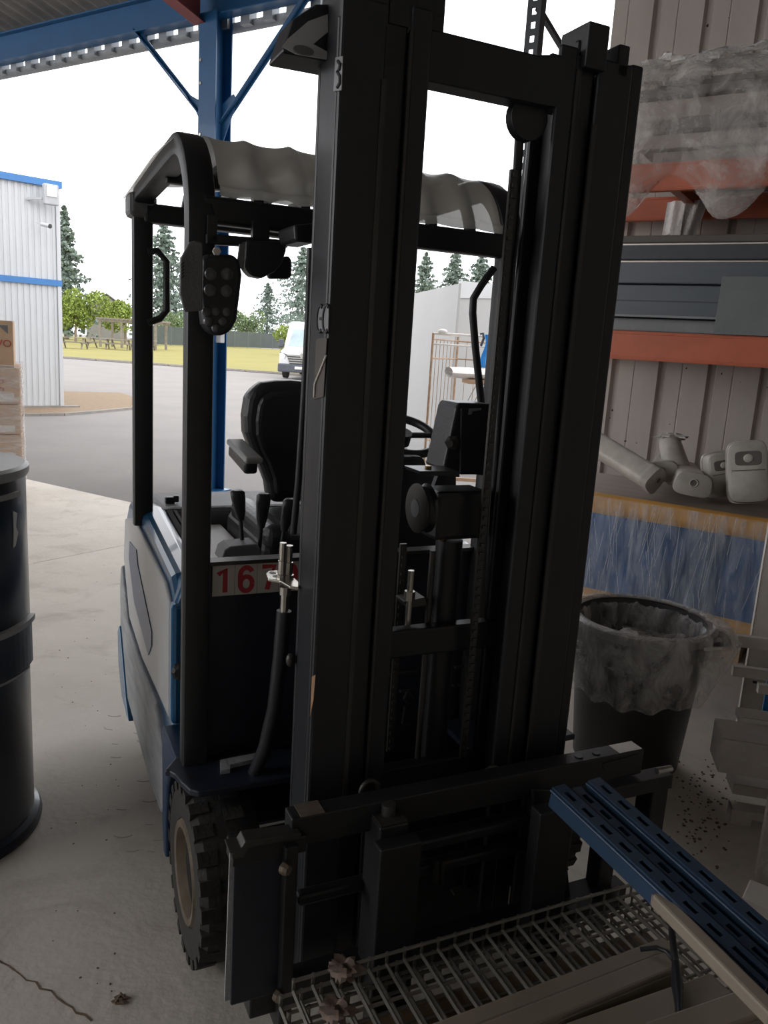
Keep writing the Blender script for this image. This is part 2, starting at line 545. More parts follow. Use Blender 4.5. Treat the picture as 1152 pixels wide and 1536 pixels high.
# shed: roof sheets, eave beam, gutter, post, braces, rafter
def roof_z(q): return 4.84 - .2 * (q - .3)
rf = MB(BM)
nper, s0 = 116, -11.
rf.grid(lambda a, b: Vector((s0 + a * nper * .177, .32 - b * 13.6, roof_z(.32 - b * 13.6) + .028 * math.sin(a * nper * 2 * math.pi))), nper * 6, 1)
ro = rf.build('ceiling', 'roof_sheet', smooth=60)
struct(ro, 'grey corrugated fibre cement roof sheets seen from below')
pu = MB(BM)
for q in (-2.2, -4.4, -6.6, -8.8):
    pu = MB(BM).box(-11, 9, q - .04, q + .04, roof_z(q) - .2, roof_z(q) - .045)
    pu.build('purlin', 'red_steel', ro)
eb = MB(BM)
eb.box(-11, 9, -.012, .012, 4.50, 4.76).box(-11, 9, -.07, .07, 4.76, 4.775).box(-11, 9, -.07, .07, 4.485, 4.5)
struct(eb.build('eave_beam', 'blue_steel', bevel=.003), 'blue steel eave beam along the open front')
gt = MB(BM)
sec = [(.05 * math.cos(R(180 + t * 18)) * 1.3, .065 * math.sin(R(180 + t * 18))) for t in range(11)]
gpts = [(0, x + .17, z + 4.46) for x, z in sec] + [(0, .17 + x * .92, 4.46 + z * .92) for x, z in reversed(sec)]
gt.prism([(-11, y, z) for _, y, z in gpts], (20, 0, 0))
gut = struct(gt.build('gutter', 'zinc', smooth=40), 'half round zinc gutter hung outside the eave beam')
gm = MB().box(-.055, .055, 0, .10, -.03, .10).mesh('gutter_bracket', 'zinc')
for i in range(54):
    inst('gutter_bracket', gm, gut, bw(-9.5 + i * .27, .06, 4.44), (0, 0, BROT))
col = thing('roof_column', 'blue steel roof post standing at the edge of the open bay', None, bw(-.08, 0), BROT, kind='structure')
MB().box(-.11, .11, -.11, -.098, 0, 4.5).box(-.11, .11, .098, .11, 0, 4.5).box(-.005, .005, -.1, .1, 0, 4.5).build('column_shaft', 'blue_steel', col)
MB().box(-.16, .16, -.16, .16, 0, .015).build('base_plate', 'blue_steel', col)
bo = MB()
for z in (3.2, 3.45, 3.9, 4.1):
    bo.cyl((-.08, -.118, z), (-.08, -.108, z), .014, 8)
bo.build('bolt', 'chrome', col)
for z in (1.30, 1.17):
    sw = MB().box(.0, .075, -.15, -.11, z - .055, z + .055).build('switch_box', 'white_tape', col, bevel=.006)
    MB().box(.02, .055, -.156, -.15, z - .03, z + .03).build('switch_plate', 'pale_grey', sw)
MB().box(.115, .18, -.06, .0, 1.52, 1.74).build('junction_box', 'pale_grey', col, bevel=.004)
MB().tube([(.07, -.12, 1.12), (.09, -.13, .98), (.05, -.13, .90), (.01, -.12, .92)], .006, 6).build('cable', 'white_tape', col)
def brace(p, q2, gus):
    r = thing('knee_brace', None, None, (0, 0, 0), 0, kind='structure')
    r.matrix_world = BM
    MB().bar(p, q2, .012, .06, (0, 1, 0)).bar(Vector(p) + Vector((0, .03, 0)), Vector(q2) + Vector((0, .03, 0)), .06, .012, (0, 1, 0)).build('angle_bar', 'blue_steel', r)
    MB().prism(gus, (0, .012, 0)).build('gusset_plate', 'blue_steel', r)
    return r
tag(brace((-.2, -.03, 3.62), (-1.16, -.03, 4.52), [(-.19, -.02, 3.5), (-.19, -.02, 3.75), (-.42, -.02, 3.86)]), 'steel knee brace rising left from the blue post to the eave beam')
tag(brace((.03, -.03, 3.55), (1.02, -.03, 4.52), [(.03, -.02, 3.36), (.03, -.02, 3.72), (.17, -.02, 3.80), (.22, -.02, 3.74)]), 'steel knee brace rising right from the blue post')
ra = MB(BM)
ra.prism([(-.2, -.1, 4.42), (-.2, -.1, 4.76), (-.2, -11, roof_z(-11) - .2), (-.2, -11, roof_z(-11) - .55)], (.012, 0, 0))
ra.prism([(-.26, -.1, 4.42), (-.26, -11, roof_z(-11) - .55), (-.26, -11, roof_z(-11) - .56), (-.26, -.1, 4.41)], (.14, 0, 0))
struct(ra.build('rafter', 'red_steel'), 'dark red steel rafter running up from the post')

wl = thing('wall_right', 'aged off white ribbed metal cladding behind the rack', None, bw(3.72, 0), BROT, kind='structure')
prof = []
for k in range(3):
    x = k * .34
    prof += [(x, 0), (x + .10, 0), (x + .106, .005), (x + .112, 0), (x + .275, 0), (x + .288, .04), (x + .322, .04), (x + .335, 0)]
prof.append((1.02, 0))
pm = MB()
np_ = len(prof)
pm.add([(x, y, z) for z in (0, 5.6) for x, y in prof] + [(x, y + .004, z) for z in (0, 5.6) for x, y in prof],
       [(i, i + 1, i + 1 + np_, i + np_) for i in range(np_ - 1)] + [(2 * np_ + i, 2 * np_ + i + np_, 2 * np_ + i + 1 + np_, 2 * np_ + i + 1) for i in range(np_ - 1)])
pme = pm.mesh('cladding_sheet', 'cladding')
for k in range(5):
    inst('cladding_sheet', pme, wl, (k * 1.02, 0, 0))
rs = MB()
for i in range(46):
    x, z = random.uniform(.1, 2.2), random.uniform(.9, 2.1) if i < 30 else random.uniform(2.8, 4.2)
    c = Vector((x, -.0015, z))
    n_ = random.randint(4, 7)
    r_ = random.uniform(.003, .009)
    rs.prism([c + Vector((r_ * random.uniform(.5, 1.3) * math.cos(2 * math.pi * j / n_), 0, r_ * random.uniform(.5, 1.6) * math.sin(2 * math.pi * j / n_))) for j in range(n_)], (0, .003, 0))
tag(rs.build('rust_speck', 'rust_spot', wl), kind='stuff')
wb = MB(BM)
wb.box(1.5, 9, -13.15, -13, 0, 7.6)
struct(wb.build('wall_back', 'roof_ext'))
we = MB(BM).prism([(9, -13, 0), (9, .1, 0), (9, .1, 4.75), (9, -13, 7.4)], (.15, 0, 0))
struct(we.build('wall_end', 'roof_ext'))

# ------------------------------------------------------------------ white building across the yard
PC = G(94, 612)
wd = Vector((math.sin(R(48)), math.cos(R(48)), 0))
wang = math.atan2(wd.y, wd.x)
ht = DY(88, 281, PC.y).z
hm_ = DY(93, 425, PC.y).z
wbld = thing('white_building', 'white ribbed metal building with blue trim across the yard', 'building', PC, wang)
def ribbed(z0, z1):
    m = MB()
    pr = []
    for k in range(110):
        x = -12.1 + k * .11
        pr += [(x, -.0), (x + .05, -.0), (x + .06, .015), (x + .1, .015)]
    pr.append((0, 0))
    n = len(pr)
    m.add([(x, y, z) for z in (z0, z1) for x, y in pr], [(i, i + 1, i + 1 + n, i + n) for i in range(n - 1)])
    return m
ribbed(0, hm_ - .05).build('lower_cladding', 'white_clad', wbld)
ribbed(hm_ + .05, ht).build('upper_cladding', 'white_clad', wbld)
MB().box(-12.1, .03, -.04, .03, hm_ - .06, hm_ + .05).build('blue_band', 'blue_trim', wbld)
MB().box(-12.1, .06, -.06, .03, ht - .02, ht + .10).build('roof_trim', 'blue_trim', wbld)
MB().box(-.05, .02, -.03, .03, 0, ht).build('corner_flashing', 'white_clad', wbld)
MB().box(-12, 0, .03, 8, 0, ht - .05).build('building_body', 'white_clad', wbld)
MB().box(-12, .3, -.10, .0, 0, .05).build('plinth', 'kerb', wbld)
fd = DY(74, 291, PC.y - .3)
fdl = thing('floodlight', 'grey floodlight at the top corner of the white building', 'floodlight', fd, wang)
MB().box(-.13, .13, -.12, .0, -.20, .16).build('housing', 'pale_grey', fdl, bevel=.02)
MB().box(-.09, .09, -.135, -.12, -.06, .13).build('glass', 'flood_glass', fdl)
MB().bar((-.13, .0, -.1), (-.34, .18, -.12), .05, .04).build('bracket', 'pale_grey', fdl)
cp = DY(72, 339, PC.y - .45)
sc_ = thing('security_camera', 'small white security camera under the floodlight', 'camera', cp, wang)
MB().cyl((-.08, .12, .03), (.02, -.02, .0), .035, 12).build('camera_body', 'white_clad', sc_)
MB().cyl((.02, -.02, 0), (.035, -.04, -.004), .04, 12).build('camera_lens', 'black', sc_)
MB().bar((-.08, .1, .03), (-.14, .2, .05), .03, .03).build('arm', 'white_clad', sc_)
#@@FORK
# ================================================================== FORKLIFT (local frame: u, v, z)
FK = thing('forklift', 'dark blue electric forklift truck facing the camera with lowered carriage', 'forklift', FO, FROT)
UC = .545                       # centre line of the truck
def mir(p): return Vector((2 * UC - p[0], p[1], p[2]))
def sec_rect(a, b): return [(-a, -b), (a, -b), (a, b), (-a, b)]
def rsec(a, b, r=.3):
    out = []
    for cx_, cz_, t0 in ((1, 1, 0), (-1, 1, 90), (-1, -1, 180), (1, -1, 270)):
        for t in (0, 45, 90):
            out.append((cx_ * a * (1 - r) + a * r * math.cos(R(t0 + t)), cz_ * b * (1 - r) + b * r * math.sin(R(t0 + t))))
    return out
# ---- mast: three nested channel rails each side
MT = 2.255
def channel(u0, u1, v0, v1, z0, z1, web_out, t=.016):
    """C rail: flanges front and back, web on the outer side"""
    m = MB()
    m.box(u0, u1, v0, v0 + t, z0, z1).box(u0, u1, v1 - t, v1, z0, z1)
    if web_out < 0:
        m.box(u0, u0 + t, v0 + t, v1 - t, z0, z1)
    else:
        m.box(u1 - t, u1, v0 + t, v1 - t, z0, z1)
    return m
mast = thing('mast', None, None)
mast.parent = FK
tag(mast, 'tall black triplex lifting mast with nested rails')
for sd in (-1, 1):
    def X(a, b):
        return (a, b) if sd < 0 else (2 * UC - b, 2 * UC - a)
    a, b = X(.200, .292)
    channel(a, b, -.24, -.11, .10, MT - .02, sd).build('outer_rail', 'mast', mast, bevel=.006)
    a, b = X(.292, .345)
    channel(a, b, -.226, -.115, .12, MT + .01, sd).build('middle_rail', 'mast', mast, bevel=.006)
    a, b = X(.347, .392)
    channel(a, b, -.236, -.13, .14, MT - .01, sd).build('inner_rail', 'mast', mast, bevel=.006)
    a, b = X(.286, .296)
    MB().box(a, b, -.243, -.238, .5, 2.1).build('worn_strip', 'mast_edge', mast)
    a, b = X(.343, .349)
    MB().box(a, b, -.239, -.232, .3, 2.2).build('worn_strip', 'mast_edge', mast)
# side strip of the right rail sits a little wider
MB().box(.888, .922, -.236, -.13, .12, MT - .015).build('outer_rail', 'mast', mast, bevel=.006)
# top blocks
MB().box(.752, .808, -.25, -.15, MT - .05, MT + .04).build('top_block', 'mast', mast, bevel=.004)
MB().box(.845, .875, -.24, -.12, MT - .05, MT + .016).build('top_block', 'mast', mast, bevel=.004)
MB().box(.34, .42, -.23, -.12, MT - .06, MT + .10).build('top_block', 'mast', mast, bevel=.004)
MB().box(.20, .30, -.23, -.12, MT - .06, MT + .14).build('top_block', 'mast', mast, bevel=.004)
MB().prism([(.30, -.23, MT - .05), (.345, -.23, MT - .05), (.345, -.23, MT + .06), (.30, -.23, MT + .11)], (0, .08, 0)).build('top_block', 'mast', mast)
# crosshead and lower ties
MB().prism([(.385, -.235, 2.212), (.64, -.235, 2.212), (.76, -.235, 2.235), (.76, -.235, 2.12), (.62, -.235, 2.117), (.385, -.235, 2.117)], (0, .06, 0)).build('crosshead', 'mast', mast, bevel=.006)
MB().box(.35, .74, -.16, -.12, .86, .93).build('cross_tie', 'mast', mast, bevel=.005)
MB().box(.30, .79, -.15, -.115, .46, .56).build('cross_tie', 'mast', mast, bevel=.005)
MB().box(.29, .80, -.135, -.115, .025, .45).build('dark_gap_plate', 'black', mast, bevel=.005)  # added plate that keeps the bright gap under the mast dark
# guide bracket sticking out at the top left
gb = MB().prism([V(423, 78, -.16), V(440, 28, -.16), V(475, 5, -.16), V(510, 5, -.16), V(510, 95, -.16), V(475, 88, -.16)], (0, .10, 0)).build('guide_bracket', 'mast', mast, bevel=.006)
MB().prism([V(424, 70, -.165), V(432, 58, -.165), V(462, 32, -.165), V(492, 21, -.165), V(492, 48, -.165), V(470, 66, -.165), V(492, 78, -.165), V(492, 89, -.165), V(445, 81, -.165)], (0, .004, 0)).build('bracket_face', 'fl_grey', gb)
c_ = V(456, 75, -.169)
MB().add([c_ + Vector((.021 * math.cos(t), 0, .008 * math.sin(t))) for t in [2 * math.pi * i / 18 for i in range(18)]] +
         [c_ + Vector((.021 * math.cos(t), .003, .008 * math.sin(t))) for t in [2 * math.pi * i / 18 for i in range(18)]],
         [tuple(range(18))] + [(i, (i + 1) % 18, (i + 1) % 18 + 18, i + 18) for i in range(18)]).build('bracket_hole', 'hood', gb)
# stickers on the outer side of the left rail
def side_quad(pts, u=.1975):
    return MB().prism([UU(x, y, u) for x, y in pts], (.0015, 0, 0))
st = side_quad([(477, 460), (493, 458), (492, 497), (475, 498)]).build('ce_sticker', 'sticker', mast)
def ce(cz, cv, r, u):
    m = MB()
    for k, cvv in ((0, cv - r * 1.05), (1, cv + r * .95)):
        pts = [Vector((u, cvv + r * math.cos(t), cz + r * 1.5 * math.sin(t))) for t in [R(55 + i * 25) for i in range(11)]]
        pts = [Vector((u, 2 * cvv - p.y, p.z)) for p in pts]
        for i in range(10):
            m.bar(pts[i], pts[i + 1], .006, .003, (1, 0, 0))
        if k:
            m.bar((u, cvv - r, cz), (u, cvv, cz), .006, .003, (1, 0, 0))
    return m
cm = UU(484, 478, .1965)
ce(cm.z, cm.y, .018, .1966).build('ce_mark', 'sticker_ink', st)
st2 = side_quad([(474, 508), (490, 507), (485, 595), (470, 599)]).build('rating_label', 'board_dark', mast)
MB().tube([UU(489, 533, .1955), UU(480, 556, .1955), UU(472, 575, .195), UU(471, 596, .1955)], .0022, 6).build('peeled_edge', 'white_tape', st2)
st3 = side_quad([(503, 86), (514, 84), (512, 135), (500, 137)]).build('hook_sticker', 'sticker', mast)
hk = [UU(x, y, .1962) for x, y in ((507, 92), (511, 97), (509, 104), (506, 108), (510, 115), (510, 124), (506, 131))]
MB().tube(hk, .0035, 6).build('hook_mark', 'sticker_ink', st3)
# hose sheave and hose by the right rail
sh = V(790, 178, -.2)
MB().lathe([(.018, -.012), (.046, -.012), (.040, 0), (.046, .012), (.018, .012)], sh, (0, 1, 0), 24).build('hose_sheave', 'plastic_black', mast, smooth=40)
MB().tube([V(780, 185, -.19), V(777, 240, -.17), V(771, 330, -.15), V(764, 400, -.13), V(757, 500, -.1), V(748, 640, -.1), V(738, 800, -.1), V(728, 1000, -.1)], .0105, 8).build('hose', 'plastic_black', mast, smooth=60)
# lift chain down the inner edge of the right rail
chn = thing('lift_chain', None, None)
chn.parent = mast
lk = MB().box(-.009, .009, -.004, .004, -.011, .011).box(-.005, .005, -.009, .009, -.004, .004).mesh('chain_link', 'mast_edge')
for i in range(64):
    inst('chain_link', lk, chn, (.634, -.19, 1.98 - i * .022))
for i in range(26):
    inst('chain_link', lk, chn, (.505, -.03, 1.10 - i * .022))
# centre free-lift cylinder, sheave wheel, anchor
def rot_cyl(a, b, r, n=20): return MB().cyl(a, b, r, n)
cyl_t = V(680, 812, -.12)
rot_cyl((cyl_t.x, -.10, .30), (cyl_t.x, -.10, cyl_t.z), .034).build('lift_cylinder', 'mast', mast, smooth=40)
rot_cyl((cyl_t.x - .022, -.10, cyl_t.z), (cyl_t.x - .022, -.10, cyl_t.z + .02), .012).build('brass_fitting', 'brass', mast, smooth=40)
rot_cyl((cyl_t.x - .055, -.12, .5), (cyl_t.x - .055, -.12, cyl_t.z - .02), .008, 10).build('hydraulic_pipe', 'mast_edge', mast, smooth=40)
hd = MB().box(cyl_t.x - .07, cyl_t.x + .08, -.15, -.05, cyl_t.z + .01, cyl_t.z + .13).build('cylinder_head', 'mast', mast, bevel=.012)
wc = V(633, 762, -.17)
whl = MB().lathe([(.016, -.016), (.052, -.016), (.058, -.012), (.050, -.004), (.050, .004), (.058, .012), (.052, .016), (.016, .016)], wc, (1, .0, 0), 28).build('chain_sheave', 'mast', mast, smooth=35)
MB().lathe([(.006, -.019), (.021, -.019), (.022, -.015), (.006, -.015)], wc, (1, .0, 0), 20).build('sheave_hub', 'sticker', whl, smooth=35)
MB().lathe([(.046, -.0175), (.058, -.0145), (.058, -.012), (.046, -.015)], wc, (1, .0, 0), 28).build('sheave_rim', 'mast_edge', whl, smooth=35)
MB().prism([V(630, 707, -.14), V(690, 707, -.14), V(690, 716, -.14), V(633, 713, -.14)], (0, .09, 0)).build('sheave_bracket', 'mast', mast, bevel=.002)
bt = V(642, 706, -.10)
MB().cyl(bt, bt + Vector((0, 0, .012)), .008, 6).build('bolt', 'brass', mast)
an = V(614, 897, -.12)
MB().cyl(an + Vector((0, 0, -.005)), an + Vector((0, 0, .018)), .014, 6).cyl(an + Vector((0, 0, -.13)), an + Vector((0, 0, .07)), .008, 10).build('anchor_bolt', 'chrome', mast)
MB().prism([V(606, 903, -.12), V(637, 896, -.12), V(641, 908, -.12), V(612, 912, -.12)], (0, .05, 0)).build('anchor_plate', 'mast_edge', mast)
for (x0, y0, x1, y1) in ((582, 951, 634, 946), (578, 1014, 628, 1007), (688, 940, 697, 939), (682, 1001, 694, 999), (600, 1037, 626, 1035), (679, 1028, 690, 1026)):
    p, q = V(x0, y0, .1), V(x1, y1, .1)
    MB().bar(p, q, .012, .006).build('step_edge', 'mast_edge', FK)
MB().tube([V(611, 1038, -.02), V(618, 1046, -.02), V(612, 1056, -.02), V(606, 1048, -.02), V(611, 1038, -.02)], .004, 6).tube([V(608, 1060, -.02), V(604, 1085, -.02), V(613, 1086, -.02), V(618, 1062, -.02)], .004, 6).build('shackle', 'mast_edge', FK)
# ---- carriage with fork bars, side plates
cg = thing('carriage', 'black fork carriage with wide end plates', None)
cg.parent = FK
CV = -.34
MB().box(.13, 1.095, CV, CV + .05, .535, .605).build('top_bar', 'black', cg, bevel=.004)
MB().prism([V(903, 1146, CV - .002), V(958, 1131, CV - .002), V(963, 1141, CV - .002), V(908, 1157, CV - .002)], (0, .001, 0)).build('paint_patch', 'black', cg)
MB().box(1.015, 1.09, CV + .004, CV + .046, .605, .6065).build('pale_label', 'galv', cg)
for u in (.90, .955):
    MB().lathe([(.004, 0), (.011, 0), (.011, .003), (.004, .003)], (u, CV + .024, .605), (0, 0, 1), 14).build('bar_hole', 'plastic_black', cg)
MB().box(.86, 1.19, CV - .02, CV + .03, .485, .525).build('side_arm', 'black', cg, bevel=.003)
MB().box(.0, .16, CV - .015, CV + .04, .53, .57).build('side_arm', 'black', cg, bevel=.003)
b1 = V(985, 1157, CV - .02)
MB().cyl(b1, b1 + Vector((.05, 0, .0)), .009, 8).build('bolt', 'chrome', cg)
MB().box(.05, 1.10, CV, CV + .05, .13, .20).build('bottom_bar', 'black', cg, bevel=.004)
MB().box(.16, 1.05, CV + .015, CV + .045, .37, .40).build('shift_rod', 'mast', cg, bevel=.008)
MB().box(.40, .98, CV + .0, CV + .045, .45, .48).build('shift_rod', 'mast', cg, bevel=.008)
# left end plate
MB().prism([V(345, 1280, CV - .02), V(350, 1280, CV - .02), V(345, 1500, CV - .02), V(337, 1502, CV - .02)], (0, .006, 0)).build('plate_edge', 'fl_skirt', cg)
MB().box(.005, .115, CV - .01, CV + .0, .19, .555).build('end_plate', 'fl_navy', cg, bevel=.003)
MB().box(.108, .138, CV - .03, CV + .04, .09, .56).build('vertical_bar', 'black', cg, bevel=.004)
MB().prism([V(343, 1275, CV - .02), V(362, 1272, CV - .02), V(368, 1262, CV - .02), V(452, 1250, CV - .02), V(452, 1256, CV - .02), V(372, 1272, CV - .02), V(366, 1286, CV - .02), V(348, 1290, CV - .02)], (0, .04, 0)).build('hooked_bracket', 'mast_edge', cg, bevel=.002)
for y in (1303, 1494):
    c_ = V(427 if y < 1400 else 417, y, CV - .035)
    MB().lathe([(.0, -.012), (.010, -.012), (.013, -.004), (.013, .006), (.0, .006)], c_, (-.6, 1, 0), 8).build('bolt', 'rim', cg)
# right end plates
MB().box(1.125, 1.18, CV - .02, CV + .04, .33, .49).build('end_leg', 'black', cg, bevel=.004)
MB().box(.985, 1.035, CV - .01, CV + .04, .10, .50).build('end_leg', 'black', cg, bevel=.004)
MB().prism([V(830, 1185, CV - .01), V(862, 1220, CV - .01), V(858, 1268, CV - .01), V(850, 1285, CV - .01), V(856, 1345, CV - .01), V(800, 1350, CV - .01), V(800, 1185, CV - .01)], (0, .03, 0)).build('end_plate', 'black', cg, bevel=.003)
MB().box(.86, 1.03, CV - .06, CV + .04, .19, .225).build('foot_bar', 'black', cg, bevel=.003)
# fork hook block in the middle, lift eyes, yellow worn patch
hb = MB().box(.315, .385, CV - .05, CV + .03, .15, .575).build('fork_hook', 'black', cg, bevel=.005)
MB().box(.318, .382, CV - .047, CV + .027, .575, .578).build('worn_top', 'mast_edge', hb)
MB().cyl((.352, CV - .01, .578), (.352, CV - .01, .603), .016, 14).build('locking_pin', 'mast_edge', hb, smooth=40)
MB().box(.15, .205, CV - .001, CV + .049, .6055, .607).build('worn_patch', 'rim', cg)
for px_, py_ in ((737, 1165), (554, 1187)):
    c_ = V(px_, py_, CV + .06)
    MB().tube([c_ + Vector((.022 * math.cos(t), 0, .026 * math.sin(t))) for t in [R(-30 + i * 20) for i in range(13)]], .006, 8).build('lift_eye', 'mast_edge', cg, smooth=60)
for (x, y) in ((630, 1290), (690, 1340), (668, 1250)):
    c_ = V(x, y, CV + .02)
    MB().box(c_.x - .016, c_.x + .016, c_.y, c_.y + .02, c_.z - .004, c_.z + .004).build('fitting', 'mast_edge', cg)
MB().tube([V(655, 1290, CV + .0), V(653, 1325, CV + .0)], .006, 8).tube([V(664, 1290, CV), V(662, 1325, CV)], .006, 8).build('shift_hose', 'mast_edge', cg)
# forks lying forward, towards the camera
for u in (.35, .76):
    fk = MB().prism([(u - .05, CV - .05, .55), (u - .05, CV - .09, .55), (u - .05, CV - .09, .12), (u - .05, -1.35, .095), (u - .05, -1.35, .085), (u - .05, CV - .05, .08)], (.10, 0, 0)).build('fork', 'black', cg, bevel=.004)
# mast back plate closing the view towards the drive axle
MB().box(.30, .80, .14, .17, .12, .55).build('axle_plate', 'black', FK)
MB().cyl((.02, .075, .23), (1.07, .075, .23), .07, 16).build('drive_axle', 'black', FK)
# ---- wheels
def wheel(u_out, sd):
    wv, wr = .075, .228
    c = Vector((u_out, wv, wr))
    ax = Vector((-1 if sd < 0 else 1, 0, 0))
    ty = MB().lathe([(.128, -.02), (.135, .0), (.165, .006), (.205, .004), (.222, -.014), (.226, -.04), (.226, -.12), (.21, -.16), (.13, -.165)], c, ax, 44).build('tyre', 'rubber', FK, smooth=30)
    lug = MB().box(-.03, .018, -.017, .017, .205, .2285).mesh('tread_lug', 'rubber')
    for i in range(22):
        inst('tread_lug', lug, ty, c + Vector((-ax.x * .025, 0, 0)), (R(i * 360 / 22), 0, 0))
        inst('tread_lug', lug, ty, c + Vector((-ax.x * .105, 0, 0)), (R((i + .5) * 360 / 22), 0, 0))
    rm = MB().lathe([(.0, -.075), (.035, -.075), (.04, -.06), (.075, -.06), (.095, -.045), (.105, -.012), (.112, .004), (.128, .006), (.134, -.004), (.128, -.02)], c, ax, 40).build('rim', 'rim', FK, smooth=40)
    for i in range(5):
        t = R(i * 72 + 20)
        p = c + Vector((-ax.x * .06, .062 * math.cos(t), .062 * math.sin(t)))
        MB().cyl(p, p + ax * .018, .010, 6).build('wheel_nut', 'rusty', rm)
wheel(-.012, -1)
wheel(1.10, 1)
MB().lathe([(.05, -.06), (.15, -.06), (.165, -.04), (.165, .04), (.15, .06), (.05, .06)], (UC, 1.25, .165), (1, 0, 0), 32).build('rear_wheel', 'rubber', FK, smooth=30)
# ---- chassis, fenders, flank
MB().box(.06, 1.03, .34, 1.42, .13, .80).build('chassis', 'fl_navy', FK, bevel=.02)
# left front fender: top plate with a hole, curved skirt behind the wheel
fz = .505
fpoly = [ZZ(*p, fz) for p in ((247, 1155), (262, 1137), (300, 1130), (440, 1122), (440, 1163), (345, 1180), (298, 1187), (285, 1184), (272, 1172), (262, 1160), (255, 1156))]
fd1 = MB().prism(fpoly, (0, 0, -.018)).build('fender', 'fl_navy', FK, bevel=.004)
hc = ZZ(288, 1166, fz + .0006)
MB().add([hc + Vector((.0135 * math.cos(t), .020 * math.sin(t), 0)) for t in [2 * math.pi * i / 20 for i in range(20)]], [tuple(range(20))]).build('fender_hole', 'plastic_black', fd1)
MB().prism([ZZ(*p, fz + .001) for p in ((330, 1146), (385, 1135), (388, 1143), (345, 1153), (345, 1160), (331, 1162))], (0, 0, .012)).build('fender_clip', 'fl_skirt', fd1)
arch = [(.37, .50), (.36, .20), (.335, .12), (.30, .12), (.305, .24), (.28, .36), (.22, .455), (.13, .49), (.07, .505)]
MB().prism([(-.025, a, b) for a, b in arch], (.10, 0, 0)).build('wheel_arch', 'fl_dark', FK, bevel=.006)
MB().prism([mir((-.025, a, b)) for a, b in arch], (-.10, 0, 0)).build('wheel_arch', 'fl_dark', FK, bevel=.006)
MB().box(.75, 1.10, -.06, .36, .49, .508).build('fender', 'fl_navy', FK, bevel=.004)
# flank base (blue) and its panels, profile in (v, z)
def flank(poly, u, th, name, m, bev=.01, both=True):
    o = MB().prism([(u, a, b) for a, b in poly], (th, 0, 0)).build(name, m, FK, bevel=bev, seg=3)
    if both:
        MB().prism([(2 * UC - u, a, b) for a, b in poly], (-th, 0, 0)).build(name, m, FK, bevel=bev, seg=3)
    return o
flank([(.36, .50), (.36, .86), (.46, .925), (1.10, .985), (1.40, .95), (1.50, .86), (1.52, .60), (1.50, .30), (1.38, .18), (.72, .15), (.40, .30)], .012, .09, 'body_side', 'fl_blue', .03)
flank([(.41, .50), (.41, .855), (.49, .885), (.62, .895), (1.15, .93), (1.42, .87), (1.47, .70), (1.30, .50), (.95, .47), (.62, .49)], .0, .014, 'side_panel', 'fl_grey', .006)
flank([(p.y, p.z) for p in [UU(x, y, -.003) for x, y in ((194, 812), (204, 825), (206, 847), (227, 948), (227, 968), (222, 983), (201, 903), (193, 838))]], -.003, .004, 'side_stripe', 'fl_stripe', 0)
flank([(.40, .30), (.62, .45), (.95, .445), (1.30, .47), (1.50, .66), (1.54, .55), (1.53, .33), (1.40, .16), (.72, .12), (.50, .14), (.41, .20)], -.008, .03, 'lower_skirt', 'fl_skirt', .01)
flank([(1.22, .10), (1.42, .12), (1.53, .22), (1.55, .36), (1.5, .40), (1.3, .16)], -.018, .03, 'rear_bumper', 'fl_blue', .008)
# front edge of the flank (blue, beside the pillar) and the top shoulder
MB().prism([(.0, .36, .50), (.0, .41, .50), (.0, .41, .86), (.0, .36, .86)], (.075, 0, 0)).build('front_edge', 'fl_blue', FK, bevel=.012)
MB().prism([(.004, .37, .84), (.035, .38, .915), (.10, .38, .925), (.10, .38, .82)], (0, .70, .055)).build('shoulder', 'fl_blue', FK, bevel=.014, seg=3)
MB().prism([(.098, .38, .925), (.112, .38, .93), (.112, .38, .90), (.098, .38, .90)], (0, .66, .055)).build('rubber_edge', 'rubber', FK)
MB().prism([(.118, .38, .93), (.128, .38, .93), (.128, .38, .90), (.118, .38, .90)], (0, .64, .055)).build('rubber_edge', 'rubber', FK)
kp = UU(264, 985, .02)
MB().lathe([(.0, -.02), (.018, -.02), (.024, -.012), (.020, 0), (.024, .01), (.014, .016), (.0, .016)], Vector((.02, .345, .67)), (-.3, -1, 0), 8).build('panel_knob', 'plastic_black', FK, bevel=.002)
# deck, hood
MB().box(.132, .30, .36, 1.08, .80, .915).build('deck_step', 'deck', FK, bevel=.006)
MB().box(.30, 1.0, .40, 1.05, .80, .835).build('deck', 'deck', FK, bevel=.006)
MB().tube([(.16, .45, .86), (.15, .62, .90), (.145, .74, .93)], .010, 8).build('deck_pipe', 'rusty', FK)
hpoly = [(.05, .80), (.05, .93), (.10, .975), (.98, .975), (1.04, .93), (1.04, .80)]
MB().prism([(a, 1.10, b) for a, b in hpoly], (0, .42, -.02)).build('battery_hood', 'hood', FK, bevel=.03, seg=3)
MB().box(.12, .155, 1.20, 1.225, .97, .995).box(.15, .17, 1.2, 1.22, .975, 1.0).build('hood_knob', 'plastic_black', FK, bevel=.004)
